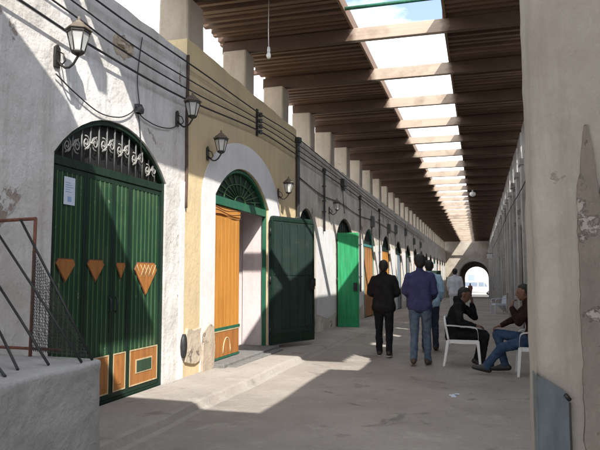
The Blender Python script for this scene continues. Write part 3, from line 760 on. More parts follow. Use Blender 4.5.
# parked van beyond the arch
vn = thing('parked_van', 'small white van parked in the sun beyond the far arch', 'van', (-.1, 91, gz(91)), R(4)); vn['_w'] = 1
mb = MB(); pf = [(-2.1,.35),(2.2,.35),(2.25,.8),(2.05,1.05),(1.35,1.15),(.85,1.85),(.6,1.95),(-2.0,1.95),(-2.15,1.7)]
mb.prism([(x, z) for x, z in pf], -.82, .82, 'y'); mb.build('body', M['van_paint'], vn, .06, 3)
for y in (-.835, .822):
  for q in range(3):
    mb = MB()
    if q == 0: mb.prism([(.75,1.2),(1.2,1.2),(.78,1.78),(.75,1.78)], y, y+.013, 'y')
    elif q == 1: mb.box(-.05, .68, y, y+.013, 1.2, 1.78)
    else: mb.box(-1.9, -.2, y, y+.013, 1.2, 1.78)
    mb.build('window', M['window_blue'], vn)
for x in (-1.35, 1.4):
    for y in (-.84, .66):
        m_ = MB(); m_.lathe([(.10, 0), (.31, .01), (.33, .05), (.33, .13), (.31, .17), (.10, .18)], (0,0,0), 18); m_.v = [(x+a, y+c_, .33+b) for a, b, c_ in m_.v]; wh = m_.build('wheel', M['tyre'], vn)
        m_ = MB(); m_.lathe([(.05, -.01), (.2, -.006), (.21, .01), (.0, .012)], (0,0,0), 14); m_.v = [(x+a, y+(c_ if y < 0 else .18-c_), .33+b) for a, b, c_ in m_.v]; m_.build('rim', M['rim'], wh)
for y in (-.7, .55):
    m_ = MB(); m_.box(2.2, 2.262, y, y+.16, .78, .92); m_.build('headlight', M['bulb'], vn)
m_ = MB(); m_.box(2.2, 2.30, -.8, .8, .38, .55); m_.box(-2.2, -2.08, -.8, .8, .38, .55); m_.build('bumper', M['tyre'], vn, .02)

# ------------------------------------------------------------------ parapet block with railing on the left
bk = thing('stair_parapet', 'low rough white plastered parapet block in the left foreground', 'parapet', (-3.25, 3.4, 0))
mb = MB(); ny = 34; nz = 12
def blk_x(y, z): return -2.752 + .02*noise.noise(Vector((y*2.2, 7, z*2.4))) + .010*noise.noise(Vector((y*8, 2, z*8))) + .005*noise.noise(Vector((y*22, 2, z*22)))
yy0, yy1 = -2.0, 4.17; NY = 150; NZ = 22
vv = []
for j in range(NY+1):
    y = yy0+(yy1-yy0)*j/NY; zt = .80+.008*(y-3) + .008*noise.noise(Vector((y*3, 1, 1))); dr = .05*max(0, 1-(yy1-y)/.05)
    row = [(-3.775, y, -.05)] ; row = []
    for i in range(NZ+1):
        z = -.05+(zt-.03+.05)*i/NZ; row.append((blk_x(y, z)-dr*.4, y, z))
    row += [(blk_x(y, zt)-.012-dr*.4, y, zt-.008), (blk_x(y, zt)-.04-dr*.5, y, zt), (-3.1, y, zt+.004), (-3.779, y, zt+.006)]
    vv += row
k = NZ+5
fs = [(j*k+i, j*k+i+1, (j+1)*k+i+1, (j+1)*k+i) for j in range(NY) for i in range(k-1)]
mb.add(vv, fs, 0, True)
endl = vv[NY*k:NY*k+k] + [(-3.779, yy1, -.05)]; mb.add(endl, [tuple(range(len(endl)))], 0)
part(mb, 'block', M['ramp_plaster'], bk)
rl = thing('scrap_railing', 'rusty iron railing of leaning bars with torn net on the white parapet', 'railing', (-3.3, 4.1, .8))
def bar(name, pts, r, mat='rust'):
    m_ = MB(); m_.tube(pts, r, 7); return part(m_, name, M[mat], rl)
bar('post', [(-3.38, 4.13, .80), (-3.365, 4.12, 1.90)], .014)
bar('top_rail', [(-3.76, 4.12, 1.885), (-3.36, 4.12, 1.895)], .014)
bar('bottom_rail', [(-3.70, 4.13, .88), (-3.1, 4.13, .875)], .012)
dark_bars = [((-3.49, 4.10, 1.89), (-2.80, 4.10, .815)), ((-3.74, 4.08, 1.85), (-2.80, 3.97, .815)), ((-3.74, 4.06, 1.49), (-2.95, 3.80, .815)), ((-3.72, 4.02, 1.22), (-3.0, 3.55, .815)), ((-3.74, 3.9, 1.02), (-2.9, 3.32, .81))]
for a, b in dark_bars: bar('rail_bar', [a, tuple((Vector(a)+Vector(b))/2+Vector((.004, .006, -.008))), b], .010, 'iron')
# net: fine strands between the post and the first bar
mb = MB()
A, B, C = Vector((-3.36, 4.09, 1.66)), Vector((-2.81, 4.09, .83)), Vector((-3.375, 4.12, .86))
for i in range(1, 34):
    t = i/34; p, q = A.lerp(C, t), A.lerp(B, t)
    sag = Vector((0, .012*math.sin(i*1.3), -.015)); mb.tube([p, (p+q)/2+sag, q], .0022, 3, 0, False, False)
for i in range(1, 30):
    t = i/30; p, q = C.lerp(B, t), A.lerp(B, t); q = q if t < 1 else B
    mb.tube([p, (p+q)/2+Vector((0, .01*math.sin(i*2.1), 0)), q], .0022, 3, 0, False, False)
for i in range(1, 30):
    t = i/30; p, q = C.lerp(B, t), A.lerp(C, 1-t); mb.tube([p, (p+q)/2+Vector((0, .008*math.sin(i*1.7), .004)), q], .0022, 3, 0, False, False)
part(mb, 'net', M['net'], rl)

# ------------------------------------------------------------------ lanterns
def lantern_proto():
    t = thing('wall_lantern', 'x', 'lantern', (0, 0, 0)); t['_w'] = 1
    # local: wall at x=0, lantern hangs out along +x, facing the alley
    m_ = MB(); m_.prism([(-.045,-.13),(.045,-.13),(.05,0),(.045,.10),(0,.14),(-.045,.10),(-.05,0)], 0, .03); m_.build('wall_plate', M['lantern_iron'], t, .006)
    m_ = MB(); pts = [(.02, 0, -.05)] + [(.02+.27*s, 0, -.05-.10*math.sin(s*math.pi)-.0*s) for s in (.2,.4,.6,.8)] + [(.29, 0, -.03), (.29, 0, .0)]
    m_.tube(pts, .014, 7); m_.tube([(.03, 0, .06), (.10, 0, .02), (.13, 0, -.06), (.09, 0, -.10), (.06, 0, -.08)], .009, 6); m_.build('bracket', M['lantern_iron'], t)
    c = (.29, 0, 0); rot = math.pi/6
    m_ = MB(); m_.lathe([(.03, -.02), (.065, .0), (.075, .02), (.07, .035)], c, 6, 0, False, rot)
    for k2 in range(6):
        a = rot+k2*math.pi/3; m_.tube([(.29+.072*math.cos(a), .072*math.sin(a), .03), (.29+.125*math.cos(a), .125*math.sin(a), .245)], .007, 5)
    m_.lathe([(.128, .235), (.135, .24), (.135, .262), (.128, .266)], c, 6, 0, False, rot); fr = m_.build('lamp_frame', M['lantern_iron'], t)
    m_ = MB(); m_.lathe([(.064, .036), (.116, .234)], c, 6, 0, False, rot); m_.f = m_.f[:6]; m_.m = m_.m[:6]; m_.sm = m_.sm[:6]; m_.build('glass_pane', M['lamp_glass'], t)
    m_ = MB(); m_.lathe([(.15, .264), (.155, .272), (.10, .325), (.06, .352), (.05, .37), (.018, .385), (.02, .41), (.008, .435)], c, 6, 0, False, rot); m_.build('lamp_cap', M['lantern_cap'], t)
    m_ = MB(); m_.lathe([(.012, .04), (.012, .11), (.028, .13), (.034, .16), (.026, .19), (.004, .205)], c, 8); m_.build('bulb', M['bulb'], t)
    return t
lp = lantern_proto()
LS = [((XW, 4.83, 3.50), 1.0, 'glass wall lantern nearest the viewer, high on the sunlit white facade'),
      ((XW, 7.26, 3.50), .95, 'dark wall lantern at the corner where the white and yellow facades meet'),
      ((XW, 8.22, 3.22), .92, 'dark wall lantern on the yellow facade left of the white arch'),
      ((XW, 11.55, 3.05), .92, 'dark wall lantern on the yellow facade right of the white arch'),
      ((XW, 15.9, 3.15), .9, 'small dark wall lantern on the grey facade above the bright green door leaf')]
for i, (p, s, lb) in enumerate(LS):
    o = lp if i == 0 else copy_tree(lp)
    o.location = p; o.scale = (s*.83, s*.83, s*.83); o['label'] = lb; o['group'] = 'wall lanterns on the left facades'

# ------------------------------------------------------------------ cables, rack, bulb
XC = -3.70
CB = [([(.5, 3.97), (4.25, 3.78), (5.24, 3.75), (7.28, 3.78), (10.2, 4.0), (12.62, 4.02), (17.6, 3.99), (24, 3.9), (30.7, 3.9), (45, 3.85)], .013, 'lowest thick black cable strung along the left facades'),
      ([(.5, 4.12), (4.62, 3.95), (5.77, 3.89), (7.79, 3.94), (10.2, 4.10), (12.62, 4.13), (17.6, 4.10), (24, 4.0), (30.7, 4.02), (45, 3.95)], .010, 'second cable from the bottom strung along the left facades'),
      ([(.5, 4.22), (4.93, 4.08), (6.18, 4.04), (7.79, 4.09), (10.2, 4.20), (12.62, 4.26), (17.6, 4.2), (24, 4.1)], .009, 'third cable from the bottom strung along the left facades'),
      ([(.5, 4.34), (5.3, 4.24), (6.4, 4.26), (7.78, 4.29), (10.2, 4.31), (12.62, 4.38), (17.6, 4.28), (30.78, 4.1), (45, 4.05)], .011, 'topmost black cable strung along the left facades')]
for i, (pts, r, lb) in enumerate(CB):
    m_ = MB(); m_.tube(catmull([(XC+.02*(i % 2), y, z) for y, z in pts]), r, 5)
    tag(m_.build('overhead_cable', M['cable']), lb, 'cable', 'cables strung along the left facades')
def loose(pts, r, lb):
    m_ = MB(); m_.tube(catmull(pts), r, 5); tag(m_.build('loose_wire', M['cable']), lb, 'cable', 'loose wires on the left facades')
loose([(XW+.03, 4.80, 3.32), (XW+.03, 5.1, 3.22), (XW+.03, 5.5, 3.13), (XW+.03, 5.86, 3.17), (XW+.03, 6.10, 3.28), (XW+.02, 6.22, 3.38)], .007, 'thin drooping wire from the nearest lantern over the green door')
loose([(XW+.02, 6.26, 3.36), (XW+.03, 6.37, 3.29), (XW+.03, 6.70, 3.27), (XW+.03, 7.0, 3.31), (XW+.02, 7.20, 3.38)], .007, 'thin drooping wire reaching the lantern at the white corner')
loose([(XW+.02, 6.28, 3.30), (XW+.02, 6.33, 3.1), (XW+.02, 6.36, 2.8), (XW+.0, 6.37, 2.65)], .006, 'thin wire hanging down over the arch of the green slatted door')
loose([(XW+.02, 6.30, 3.42), (XW+.02, 6.24, 3.7), (XW+.02, 6.28, 4.0), (XW+.02, 6.33, 4.25)], .006, 'thin wire climbing the white facade to the cables')
loose([(XW+.02, 12.95, 3.60), (XW+.03, 15, 3.45), (XW+.03, 17.2, 3.5), (XW+.03, 20, 3.4), (XW+.03, 24, 3.5), (XW+.03, 30, 3.4)], .012, 'sagging cable low on the grey shop row')
loose([(XW+.02, 17.55, 4.1), (XW+.03, 17.6, 3.6), (XW+.03, 17.75, 3.25)], .01, 'short wire dropping from the junction box on the grey wall')
m_ = MB(); m_.lathe([(.05, -.05), (.055, 0), (.03, .05)], (XW+.04, 6.27, 3.37), 8); m_.box(XW-.002, XW+.05, 6.22, 6.32, 3.32, 3.42)
tag(m_.build('wire_junction', M['pipe']), 'small dark wire junction on the white facade right of the door arch', 'junction')
rk = thing('insulator_rack', 'dark insulator rack holding the cables on the yellow facade', 'insulator', (XW, 10.3, 4.2))
m_ = MB(); m_.box(XW-.002, XW+.03, 10.27, 10.33, 3.93, 4.42); part(m_, 'rack_bar', M['iron'], rk)
for zz in (4.0, 4.1, 4.2, 4.31):
    m_ = MB(); m_.tube([(XW+.03, 10.3, zz), (XW+.085, 10.3, zz)], .012, 6); m_.lathe([(.02, -.04), (.042, -.03), (.025, 0), (.042, .03), (.02, .04)], (XW+.085, 10.3, zz), 8); part(m_, 'insulator', M['pipe'], rk)
m_ = MB(); m_.box(XW-.002, XW+.12, 17.35, 17.75, 4.02, 4.22); m_.box(XW+.02, XW+.10, 17.45, 17.6, 3.9, 4.02)
tag(m_.build('junction_box', M['pipe'], None, .01), 'dark electric junction box high on the grey shop row', 'junction box')
random.seed(31)
bxo = None
for yb_ in (22.6, 26.9, 29.3, 33.4, 37.9, 42.2):
    zb_ = random.uniform(3.2, 3.7); yy = yb_
    if bxo is None:
        m_ = MB(); m_.box(0, .12, -.15, .15, 0, .4); m_.box(.121, .135, -.12, .12, .05, .35); m_.tube([(.03, 0, -.9), (.03, .01, -.4), (.03, 0, .0)], .014, 6); m_.tube([(.03, 0, .4), (.03, -.01, .5), (.03, 0, .62)], .014, 6)
        bxo = m_.build('meter_box', M['grey_iron']); o = bxo
    else: o = bxo.copy(); COL.objects.link(o)
    o.location = (XW, yy, zb_); tag(o, 'small dark meter box high on the far part of the left shop row', 'meter box', 'meter boxes on the left shop row')
hb = thing('hanging_bulb', 'bare white bulb hanging on a long cord under the near roof', 'light bulb', (-2.93, 8.5, 4.7))
m_ = MB(); m_.tube([(-2.93, 8.5, 5.6), (-2.935, 8.5, 5.1), (-2.93, 8.5, 4.82)], .006, 5); part(m_, 'cord', M['plastic'], hb)
m_ = MB(); m_.lathe([(.02, .0), (.025, -.05), (.022, -.08)], (-2.93, 8.5, 4.83), 8); part(m_, 'socket', M['plastic'], hb)
m_ = MB(); m_.lathe([(.018, 0), (.03, -.03), (.035, -.06), (.025, -.09), (.004, -.10)], (-2.93, 8.5, 4.752), 10); part(m_, 'bulb', M['bulb'], hb)
h2 = thing('ceiling_lamp', 'small white lamp under the right hand roof far along the alley', 'lamp', (-.2, 29.4, 5.2))
m_ = MB(); m_.lathe([(.03, .35), (.03, .12), (.12, .08), (.14, 0), (.10, -.08), (.02, -.11)], (-.2, 29.4, 5.15), 12); part(m_, 'lamp_shade', M['plastic'], h2)
m_ = MB(); m_.tube(catmull([(-.2, 29.4, 5.3), (.4, 29.4, 5.22), (1.16, 29.4, 5.3)]), .012, 5); part(m_, 'cord', M['cable'], h2)
bs = thing('bracket_sign', 'small blank white sign on a bracket from the right shop row, near the far arch', 'sign', (1.1, 50, 3.0))
m_ = MB(); m_.tube([(1.18, 50, 3.12), (.60, 50, 3.12)], .03, 6); m_.tube([(1.18, 50, 2.8), (.85, 50, 3.1)], .02, 6); part(m_, 'bracket', M['grey_iron'], bs)
m_ = MB(); m_.box(.62, 1.0, 49.97, 50.03, 2.72, 3.06); part(m_, 'sign_board', M['white_wood'], bs)
m_ = MB(); m_.tube(catmull([(XR-.17, 7.5, 3.6), (XR-.17, 14, 3.45), (XR-.17, 22, 3.55), (XR-.17, 34, 3.4), (XR-.17, 50, 3.4)]), .014, 5)
tag(m_.build('overhead_cable', M['cable']), 'black cable strung along the right shop row', 'cable')
m_ = MB(); random.seed(8)
for q in range(9): a = q*.7; m_.box(-.35+.03*math.cos(a)*q*.2, -.35+.03*math.cos(a)*q*.2+.05, 7.72+.02*q, 7.74+.02*q, .003, .008+.002*(q % 3), 0, None, .006)
tag(m_.build('litter_scrap', M['paper']), 'small pale scrap of litter on the ground left of the pier', 'litter')

# ------------------------------------------------------------------ plastic chairs
def chair_proto(mat, name='plastic_armchair'):
    """faces local +x, seat .42 high"""
    t = thing(name, 'x', 'chair', (0,0,0)); t['_w'] = 1
    m_ = MB(); n = 8; g_ = []
    for i in range(n+1):
        x = -.22+.46*i/n
        for j in range(n+1):
            y = -.22+.44*j/n; g_.append((x, y, .415 - .018*math.sin(math.pi*j/n) + .012*(i/n) - (.03*((i/n)-.85)/.15 if i/n > .85 else 0)))
    k2 = n+1; top = [(j*k2+i, j*k2+i+1, (j+1)*k2+i+1, (j+1)*k2+i) for j in range(n) for i in range(n)]
    m_.add(g_, top, 0, True); m_.add([(x, y, z-.018) for x, y, z in g_], top, 0, True)
    for s in (-.222, .212): m_.box(-.22, .24, s, s+.012, .36, .42)
    m_.box(.232, .244, -.21, .21, .355, .40); m_.box(-.228, -.217, -.21, .21, .36, .42)
    m_.build('seat', mat, t)
    m_ = MB()
    bx = lambda z: -.22-.08*(z-.42)/.42
    for j in range(6):
        y = -.17+.068*j; m_.prism([(bx(.45), .45), (bx(.45)-.012, .45), (bx(.73)-.012, .73), (bx(.73), .73)], y-.022, y+.022, 'y')
    m_.tube(catmull([(bx(.44), -.215, .42), (bx(.6), -.222, .6), (bx(.70), -.20, .70), (bx(.75), -.1, .755), (bx(.76), 0, .765), (bx(.75), .1, .755), (bx(.70), .20, .70), (bx(.6), .222, .6), (bx(.44), .215, .42)], 5), .018, 8)
    m_.box(-.235, -.222, -.2, .2, .435, .47); m_.build('backrest', mat, t)
    for s in (-1, 1):
        m_ = MB(); y = s*.245
        pts = [(-.268, s*.222, .65), (-.18, y, .655), (0, y+s*.008, .645), (.15, y, .635), (.215, y, .61), (.235, y-s*.005, .54), (.24, s*.225, .42)]
        pts = catmull(pts, 4); o_ = len(m_.v)
        for p in pts:
            d_ = .028 if p.z > .58 else .022
            m_.v += [(p.x, p.y-d_, p.z), (p.x, p.y+d_, p.z), (p.x-.003, p.y+d_*.8, p.z-.018), (p.x-.003, p.y-d_*.8, p.z-.018)]
        for i in range(len(pts)-1):
            for q in range(4): m_.f.append([o_+i*4+q, o_+i*4+(q+1) % 4, o_+(i+1)*4+(q+1) % 4, o_+(i+1)*4+q]); m_.m.append(0); m_.sm.append(False)
        m_.build('armrest', mat, t)
        for fx, tx in ((.235, .262), (-.225, -.30)):
            m_ = MB(); w1, w2 = .03, .018
            a0, a1 = (fx, s*.222, .41), (tx, s*.245, 0)
            vs_ = [(a0[0]-w1, a0[1]-.018, .41), (a0[0]+w1*.6, a0[1]-.018, .41), (a0[0]+w1*.6, a0[1]+.018, .41), (a0[0]-w1, a0[1]+.018, .41),
                   (a1[0]-w2, a1[1]-.014, 0), (a1[0]+w2, a1[1]-.014, 0), (a1[0]+w2, a1[1]+.014, 0), (a1[0]-w2, a1[1]+.014, 0)]
            m_.add(vs_, [(0,1,2,3),(7,6,5,4),(0,4,5,1),(1,5,6,2),(2,6,7,3),(3,7,4,0)]); m_.build('leg', mat, t, .006)
    return t
ch = chair_proto(M['plastic']); ch.location = (-.27, 10.52, 0); ch['label'] = 'white plastic armchair holding the hunched man in black'; ch['group'] = 'plastic chairs in the alley'
c2 = copy_tree(ch); c2.location = (.77, 9.72, 0); c2.rotation_euler.z = math.pi; c2['label'] = 'white plastic chair under the man in jeans by the pier'
c3 = chair_proto(M['blue_plastic'], 'plastic_armchair'); c3.location = (.78, 28, gz(28)); c3.rotation_euler.z = R(200); c3['label'] = 'pale blue plastic chair standing empty by the right shop row'; c3['group'] = 'plastic chairs in the alley'

# ------------------------------------------------------------------ people
_ico = None
def ico():
    global _ico
    if _ico is None:
        bm = bmesh.new(); bmesh.ops.create_icosphere(bm, subdivisions=2, radius=1); _ico = [v.co.copy() for v in bm.verts]; bm.free()
    return _ico
def hull_into(bm, balls):
    vs = []
    for c_, r in balls:
        r = (r, r, r) if isinstance(r, (int, float)) else r; c_ = Vector(c_)
        for p in ico(): vs.append(bm.verts.new((c_.x+p.x*r[0], c_.y+p.y*r[1], c_.z+p.z*r[2])))
    ret = bmesh.ops.convex_hull(bm, input=vs)
    dead = list({g for g in ret['geom_interior'] + ret['geom_unused'] if isinstance(g, bmesh.types.BMVert)})
    bmesh.ops.delete(bm, geom=dead, context='VERTS')
def remesh(name, prims, mat, parent, voxel=.012, smooth=5, wr=0, wscale=9):
    me = bpy.data.meshes.new(name); bm = bmesh.new()
    for balls in prims: hull_into(bm, balls)
    bmesh.ops.recalc_face_normals(bm, faces=bm.faces); bm.to_mesh(me); bm.free()
    ob = bpy.data.objects.new(name, me); COL.objects.link(ob)
    md = ob.modifiers.new('r', 'REMESH'); md.mode = 'VOXEL'; md.voxel_size = voxel; md.use_smooth_shade = True
    sm = ob.modifiers.new('s', 'SMOOTH'); sm.factor = .5; sm.iterations = smooth
    dg = bpy.context.evaluated_depsgraph_get(); dg.update()
    me2 = bpy.data.meshes.new_from_object(ob.evaluated_get(dg)); ob.modifiers.clear(); ob.data = me2; me2.name = name
    bpy.data.meshes.remove(me); me2.materials.clear(); me2.materials.append(mat)
    if wr:
        me2.update(); nn = [v.normal.copy() for v in me2.vertices]
        for v, n_ in zip(me2.vertices, nn):
            q = v.co; f = noise.noise(Vector((q.x*wscale, q.y*wscale, q.z*wscale*.75))) + .5*noise.noise(Vector((q.x*wscale*2.3+5, q.y*wscale*2.3, q.z*wscale*2)))
            v.co = q + n_*wr*f
    for p in me2.polygons: p.use_smooth = True
    me2.update(); ob.parent = parent
    return ob
V = Vector
def person(name_label, loc, rz, J, mats, shoes=True, vox=.011, longtop=False, hood=False, fingers=True, face=True):
    """J: joints in local space, facing local +y, x to the right"""
    t = thing('person', name_label, 'person', loc, rz); t['_w'] = 1
    g = {k2: V(v) for k2, v in J.items() if k2 not in ('curl', 'yaw', 'tilt')}
    S, E_, Wr, H_, K, A = ({s: g[n+s] for s in 'LR'} for n in ('sh', 'el', 'wr', 'hip', 'kn', 'an'))
    pel, wai, che, nek, hd = g['pel'], g['wai'], g['che'], g['nek'], g['head']
    yaw = J.get('yaw', 0); tilt = J.get('tilt', 0)
    rot = Matrix.Rotation(yaw, 3, 'Z') @ Matrix.Rotation(tilt, 3, 'X')
    f, r_, u = rot @ V((0,1,0)), rot @ V((1,0,0)), rot @ V((0,0,1))
    h = lambda a, b, c_: hd + r_*a + f*b + u*c_
    body = []
    # trunk
    ax = (S['R']-S['L']).normalized()
    def orient(c_, w_, d_, n_=3):  # a flattened cross-section made of balls across the shoulder axis
        return [(c_ + ax*(w_*(2*i/(n_-1)-1)), d_) for i in range(n_)]
    body.append(orient(pel, .07, .075) + orient(wai, .055, .072))
    body.append(orient(wai, .055, .072) + orient(che, .075, .08))
    body.append(orient(che, .075, .08) + [(S['L']*.8+S['R']*.2 - V((0,0,.035)), .042), (S['R']*.8+S['L']*.2 - V((0,0,.035)), .042), (nek - V((0,0,.06)), .045)])
    body.append([(nek - V((0,0,.07)), .054), (nek + (hd-nek)*.55, .056)])
    # head
    body.append([(h(0,-.018,.035), .084), (h(0,.022,.03), .074), (h(0,.03,-.03), .058), (h(0,.048,-.085), .030), (h(.025,.03,-.07), .028), (h(-.025,.03,-.07), .028), (h(0,-.03,-.02), .066)])
    if face:
        body.append([(h(0,.088,.015), .010), (h(0,.108,-.028), .012), (h(.012,.094,-.034), .009), (h(-.012,.094,-.034), .009)])
        body.append([(h(-.035,.083,.033), .010), (h(.035,.083,.033), .010), (h(0,.09,.036), .010)])
        body.append([(h(-.018,.083,-.06), .008), (h(.018,.083,-.06), .008), (h(0,.089,-.058), .009)])
        for s in (-1, 1): body.append([(h(s*.080,-.012,.022), (.010,.016,.02)), (h(s*.078,-.006,-.02), (.008,.010,.012))])
    for s in 'LR':
        body.append([(S[s] - V((0,0,.035)) + (S['L']+S['R']-2*S[s])*.04, .046), (S[s]*.5+E_[s]*.5, .045), (E_[s], .040)])
        body.append([(E_[s], .040), (E_[s]*.7+Wr[s]*.3, .041), (Wr[s], .027)])
        body.append([(H_[s], .082), (K[s], .058)]); body.append([(K[s], .056), (K[s]*.68+A[s]*.32 , .054), (A[s], .036)])
        td = g['toe'+s]
        body.append([(A[s]-V((0,0,.03))-td*.04, .036), (A[s]-V((0,0,.045))+td*.12, .026), (A[s]-V((0,0,.05))+td*.17, .018)])
        # hand
        d = g.get('hd'+s) or (Wr[s]-E_[s]); d = d.normalized(); sg = 1 if s == 'R' else -1
        pn = g.get('pn'+s) or V((-sg, 0, 0)); pn = (pn - d*pn.dot(d)).normalized(); sd_ = d.cross(pn).normalized()  # sd_: across the palm
        if sd_.dot(V((0, 1, .3))) < 0: sd_ = -sd_            # thumb side forward/up
        Wp = Wr[s]
        body.append([(Wp, .024), (Wp+d*.035+sd_*.024, .016), (Wp+d*.035-sd_*.024, .016), (Wp+d*.088+sd_*.030, .013), (Wp+d*.085-sd_*.030, .012)])
        if fingers:
            for q, (o_, ln) in enumerate(((.030, .070), (.010, .078), (-.010, .073), (-.029, .058))):
                b0 = Wp+d*.088+sd_*o_; c1 = J.get('curl', .5)
                d1 = (d*math.cos(c1*.8)+pn*math.sin(c1*.8)); d2 = (d*math.cos(c1*2)+pn*math.sin(c1*2)); d3 = (d*math.cos(c1*2.9)+pn*math.sin(c1*2.9))
                p1 = b0+d1*ln*.48; p2 = p1+d2*ln*.32; p3 = p2+d3*ln*.2
                body.append([(b0, .0095), (p1, .009)]); body.append([(p1, .009), (p2, .0082)]); body.append([(p2, .0082), (p3, .007)])
            b0 = Wp+d*.03+sd_*.026; d1 = (d*.62+sd_*.72+pn*.3).normalized(); p1 = b0+d1*.042; p2 = p1+(d*.85+sd_*.25+pn*.45).normalized()*.032
            body.append([(b0, .014), (p1, .0105)]); body.append([(p1, .0105), (p2, .0085)])
    bo = remesh('body', body, mats['skin'], t, .0085, 3)
    if face:
        for s in (-1, 1):
            m_ = MB(); c_ = h(s*.031, .0745, .012); m_.lathe([(.002,-.009),(.007,-.007),(.010,0),(.007,.007),(.002,.009)], c_, 10); e = m_.build('eye', M['eye'], t)
            m_ = MB(); c_ = h(s*.031, .0815, .012); m_.lathe([(.001,-.005),(.0045,0),(.001,.005)], c_, 8); m_.build('iris', M['iris'], e)
    # hair
    hp = [[(h(0,-.026,.048), .086), (h(0,.008,.066), .068), (h(0,-.045,-.005), .072)], [(h(0,-.05,-.035), .058), (h(0,-.05,.03), .07)]]
    if mats.get('bulk'): hp.append([(h(0,-.03,.06), .098), (h(0,.02,.075), .078), (h(0,-.05,.0), .085)])
    remesh('hair', hp, mats['hair'], t, .010, 3, .006, 45)
    # trousers
    tr = [orient(pel, .080, .098) + orient(pel + (wai-pel)*.4, .062, .082)]
    for s in 'LR':
        tr.append([(H_[s], .098), (H_[s]*.5+K[s]*.5, .083), (K[s], .070)])
        an = A[s] + (K[s]-A[s])*.03
        tr.append([(K[s], .070), (K[s]*.6+A[s]*.4, .066), (an, .058)])
        tr.append([(an + (K[s]-A[s])*.12, .060), (an - V((0,0,.015)), .060)])
    remesh('trousers', tr, mats['trousers'], t, vox, 4, .012, 11)
    # top
    hem = pel + (wai-pel)*(-.25 if longtop else .02)
    tp = [orient(hem, .098 if longtop else .088, .122) + orient(wai, .082, .108), orient(wai, .082, .108) + orient(che, .098, .115),
          orient(che, .098, .115) + [(S['L']*.82+S['R']*.18 - V((0,0,.022)), .062), (S['R']*.82+S['L']*.18 - V((0,0,.022)), .062), (nek - V((0,0,.03)), .072)],
          [(nek - V((0,0,.06)), .082), (nek + (hd-nek)*.12, .069)]]
    for s in 'LR':
        tp.append([(S[s] - V((0,0,.03)) + (S['L']+S['R']-2*S[s])*.03, .066), (S[s]*.5+E_[s]*.5, .066), (E_[s], .059)])
        wr = Wr[s] + (E_[s]-Wr[s])*.06
        tp.append([(E_[s], .057), (E_[s]*.55+wr*.45, .054), (wr, .042)])
    if hood: tp.append([(h(0,-.10,-.10), .06), (nek + V((0,0,.0)) - f*.05, .075), (nek - V((0,0,.08)) - f*.06, .07)])
    remesh(mats.get('topname', 'jacket'), tp, mats['top'], t, vox, 4, .013, 10)
    if shoes:
        for s in 'LR':
            td = g['toe'+s]; sp = [[(A[s]-V((0,0,.035))-td*.045, .046), (A[s]-V((0,0,.0)), .045), (A[s]-V((0,0,.045))+td*.11, .042), (A[s]-V((0,0,.055))+td*.175, .030)]]
            so_ = remesh('shoe', sp, mats['shoe'], t, .009, 3)
            if mats.get('sole'):
                remesh('sole', [[(A[s]-V((0,0,.078))-td*.05, (.042,.042,.012)), (A[s]-V((0,0,.078))+td*.1, (.045,.045,.012)), (A[s]-V((0,0,.078))+td*.18, (.034,.034,.012))]], mats['sole'], so_, .007, 2)
    return t

def walker(hgt=1.75, step=.16, lead='L', arms=(.1, -.1), bend=.15, lean=.02, yaw=0, tilt=-.05, elbow_out=.03, armspread=.0):
    k2 = hgt/1.75
    J = dict(pel=(0,0,.93), wai=(0,.0+lean*.4,1.10), che=(0,lean*.8,1.30), nek=(0,lean,1.485), head=(0,lean+.03,1.618))
    for s, x in (('L', -1), ('R', 1)):
        sw = step if s == lead else -step
        J['hip'+s] = (x*.09, 0, .90); J['kn'+s] = (x*.095, sw*.62+.03, .49); J['an'+s] = (x*.098, sw, .09)
        if sw < 0: J['kn'+s] = (x*.095, .02, .48); J['an'+s] = (x*.098, sw, .11)
        J['toe'+s] = V((x*.15, 1, -.0 if sw >= 0 else -.12)).normalized()
        a = arms[0] if s == 'L' else arms[1]
        J['sh'+s] = (x*(.185), lean, 1.435); J['el'+s] = (x*(.225+armspread), lean-.03+a*.5, 1.155)
        J['wr'+s] = (x*(.225+armspread-elbow_out), lean+a+bend*.55, .93+bend*.35)
    J = {q: tuple(V(v)*k2) if q[:3] != 'toe' else v for q, v in J.items()}
    J['yaw'] = yaw; J['tilt'] = tilt; J['curl'] = .45
    return J
person('man in black jacket and black trousers walking away near the orange doors', (-1.65, 11.15, 0), R(4),
       walker(1.72, .13, 'L', (.02, .02), .45, .03, 0, -.12, .07, .03), dict(skin=M['skin'], hair=M['hair'], top=M['charcoal_cloth'], trousers=M['dark_trouser'], shoe=M['shoe'], sole=M['sole']), longtop=True)
person('tall man in indigo blue sweater and faded jeans walking away, seen from behind', (-.93, 10.25, 0), R(-2),
       walker(1.78, .10, 'R', (.06, .04), .35, .02, R(14), .02, .06, .01), dict(skin=M['skin'], hair=M['hair'], top=M['indigo_cloth'], trousers=M['denim'], shoe=M['brown_shoe'], topname='sweater', bulk=1))
person('man in light blue shirt and dark jeans half hidden behind the indigo sweater', (-.92, 12.2, 0), R(3),
       walker(1.74, .14, 'R', (.0, -.04), .2, .02, 0, 0), dict(skin=M['skin'], hair=M['hair'], top=M['sky_cloth'], trousers=M['navy_denim'], shoe=M['shoe'], topname='shirt'))
person('distant man in pale shirt walking away on the left side of the alley', (-.78, 21.6, gz(21.6)), R(6),
       walker(1.74, .15, 'L', (.05, -.05), .15, .03), dict(skin=M['skin_dark'], hair=M['hair'], top=M['pale_cloth'], trousers=M['pale_cloth'], shoe=M['shoe'], topname='shirt'), fingers=True, longtop=True)
person('tiny figure in brown top standing inside the bright far arch', (-.95, 71, gz(71)), R(170),
       walker(1.7, .08, 'L'), dict(skin=M['skin'], hair=M['hair'], top=M['brown_cloth'], trousers=M['navy_denim'], shoe=M['shoe'], topname='shirt'), fingers=True)
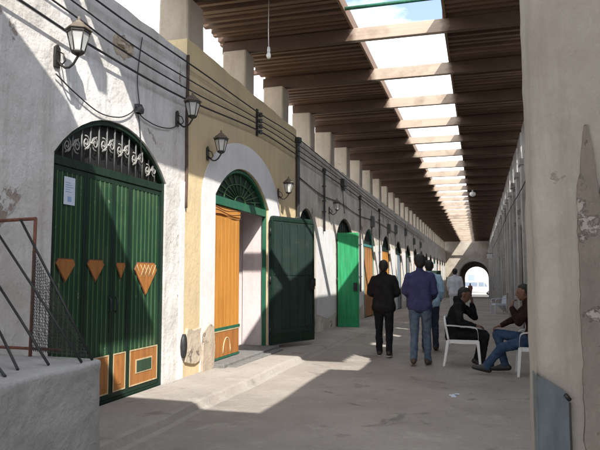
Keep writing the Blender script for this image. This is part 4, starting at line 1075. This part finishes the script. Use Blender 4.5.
# seated man in black, facing +X (local +y -> world +x : rz = -90deg)
J = dict(pel=(0,-.07,.50), wai=(0,-.085,.67), che=(0,-.0,.87), nek=(0,.07,1.01), head=(0,.125,1.125),
    hipL=(-.09,.0,.50), knL=(-.11,.42,.50), anL=(-.09,.30,.095), toeL=(-.1,1,0), hipR=(.09,.0,.50), knR=(.12,.44,.48), anR=(.10,.36,.09), toeR=(.1,1,0),
    shL=(-.175,.04,.975), elL=(-.20,.27,.76), wrL=(-.085,.24,.985), shR=(.175,.03,.97), elR=(.235,.05,.70), wrR=(.14,.29,.645), hdR=(-.3,1,-.15), pnR=(0,-.1,-1), hdL=(.25,.0,1), pnL=(.3,-1,0), yaw=0, tilt=-.28, curl=.5)
J['toeL'] = tuple(V(J['toeL']).normalized()); J['toeR'] = tuple(V(J['toeR']).normalized())
person('man in black hooded jacket sitting hunched in the white plastic armchair, hand to face', (-.36, 10.52, 0), R(-90), J,
       dict(skin=M['skin_dark'], hair=M['hair'], top=M['black_cloth'], trousers=M['dark_trouser'], shoe=M['shoe']), hood=True, longtop=True)
# seated man at right, facing -X (local +y -> world -x : rz = +90deg); local x right = world +y... near side is local -x
J = dict(pel=(0,-.02,.50), wai=(0,-.05,.68), che=(0,-.02,.89), nek=(0,.03,1.06), head=(0,.085,1.19),
    hipL=(-.09,.03,.50), knL=(-.14,.40,.40), anL=(-.13,.64,.115), toeL=tuple(V((-.05,1,.25)).normalized()),
    hipR=(.09,.03,.50), knR=(.12,.47,.585), anR=(.08,.36,.12), toeR=tuple(V((.1,1,-.05)).normalized()),
    shL=(-.175,.0,1.015), elL=(-.20,.17,.77), wrL=(-.11,.26,.98), shR=(.175,.0,1.015), elR=(.19,.2,.80), wrR=(.10,.40,.70), hdL=(.35,-.25,1), pnL=(.2,-1,-.2), hdR=(-.2,1,-.2), pnR=(0,-.2,-1), yaw=R(-5), tilt=-.1, curl=.6)
person('man in dark maroon jacket and blue jeans sitting beside the pier, leg stretched out', (.705, 9.72, 0), R(90), J,
       dict(skin=M['skin_dark'], hair=M['hair'], top=M['maroon_cloth'], trousers=M['blue_denim'], shoe=M['shoe']))

for o in bpy.data.objects:
    if '_w' in o: del o['_w']
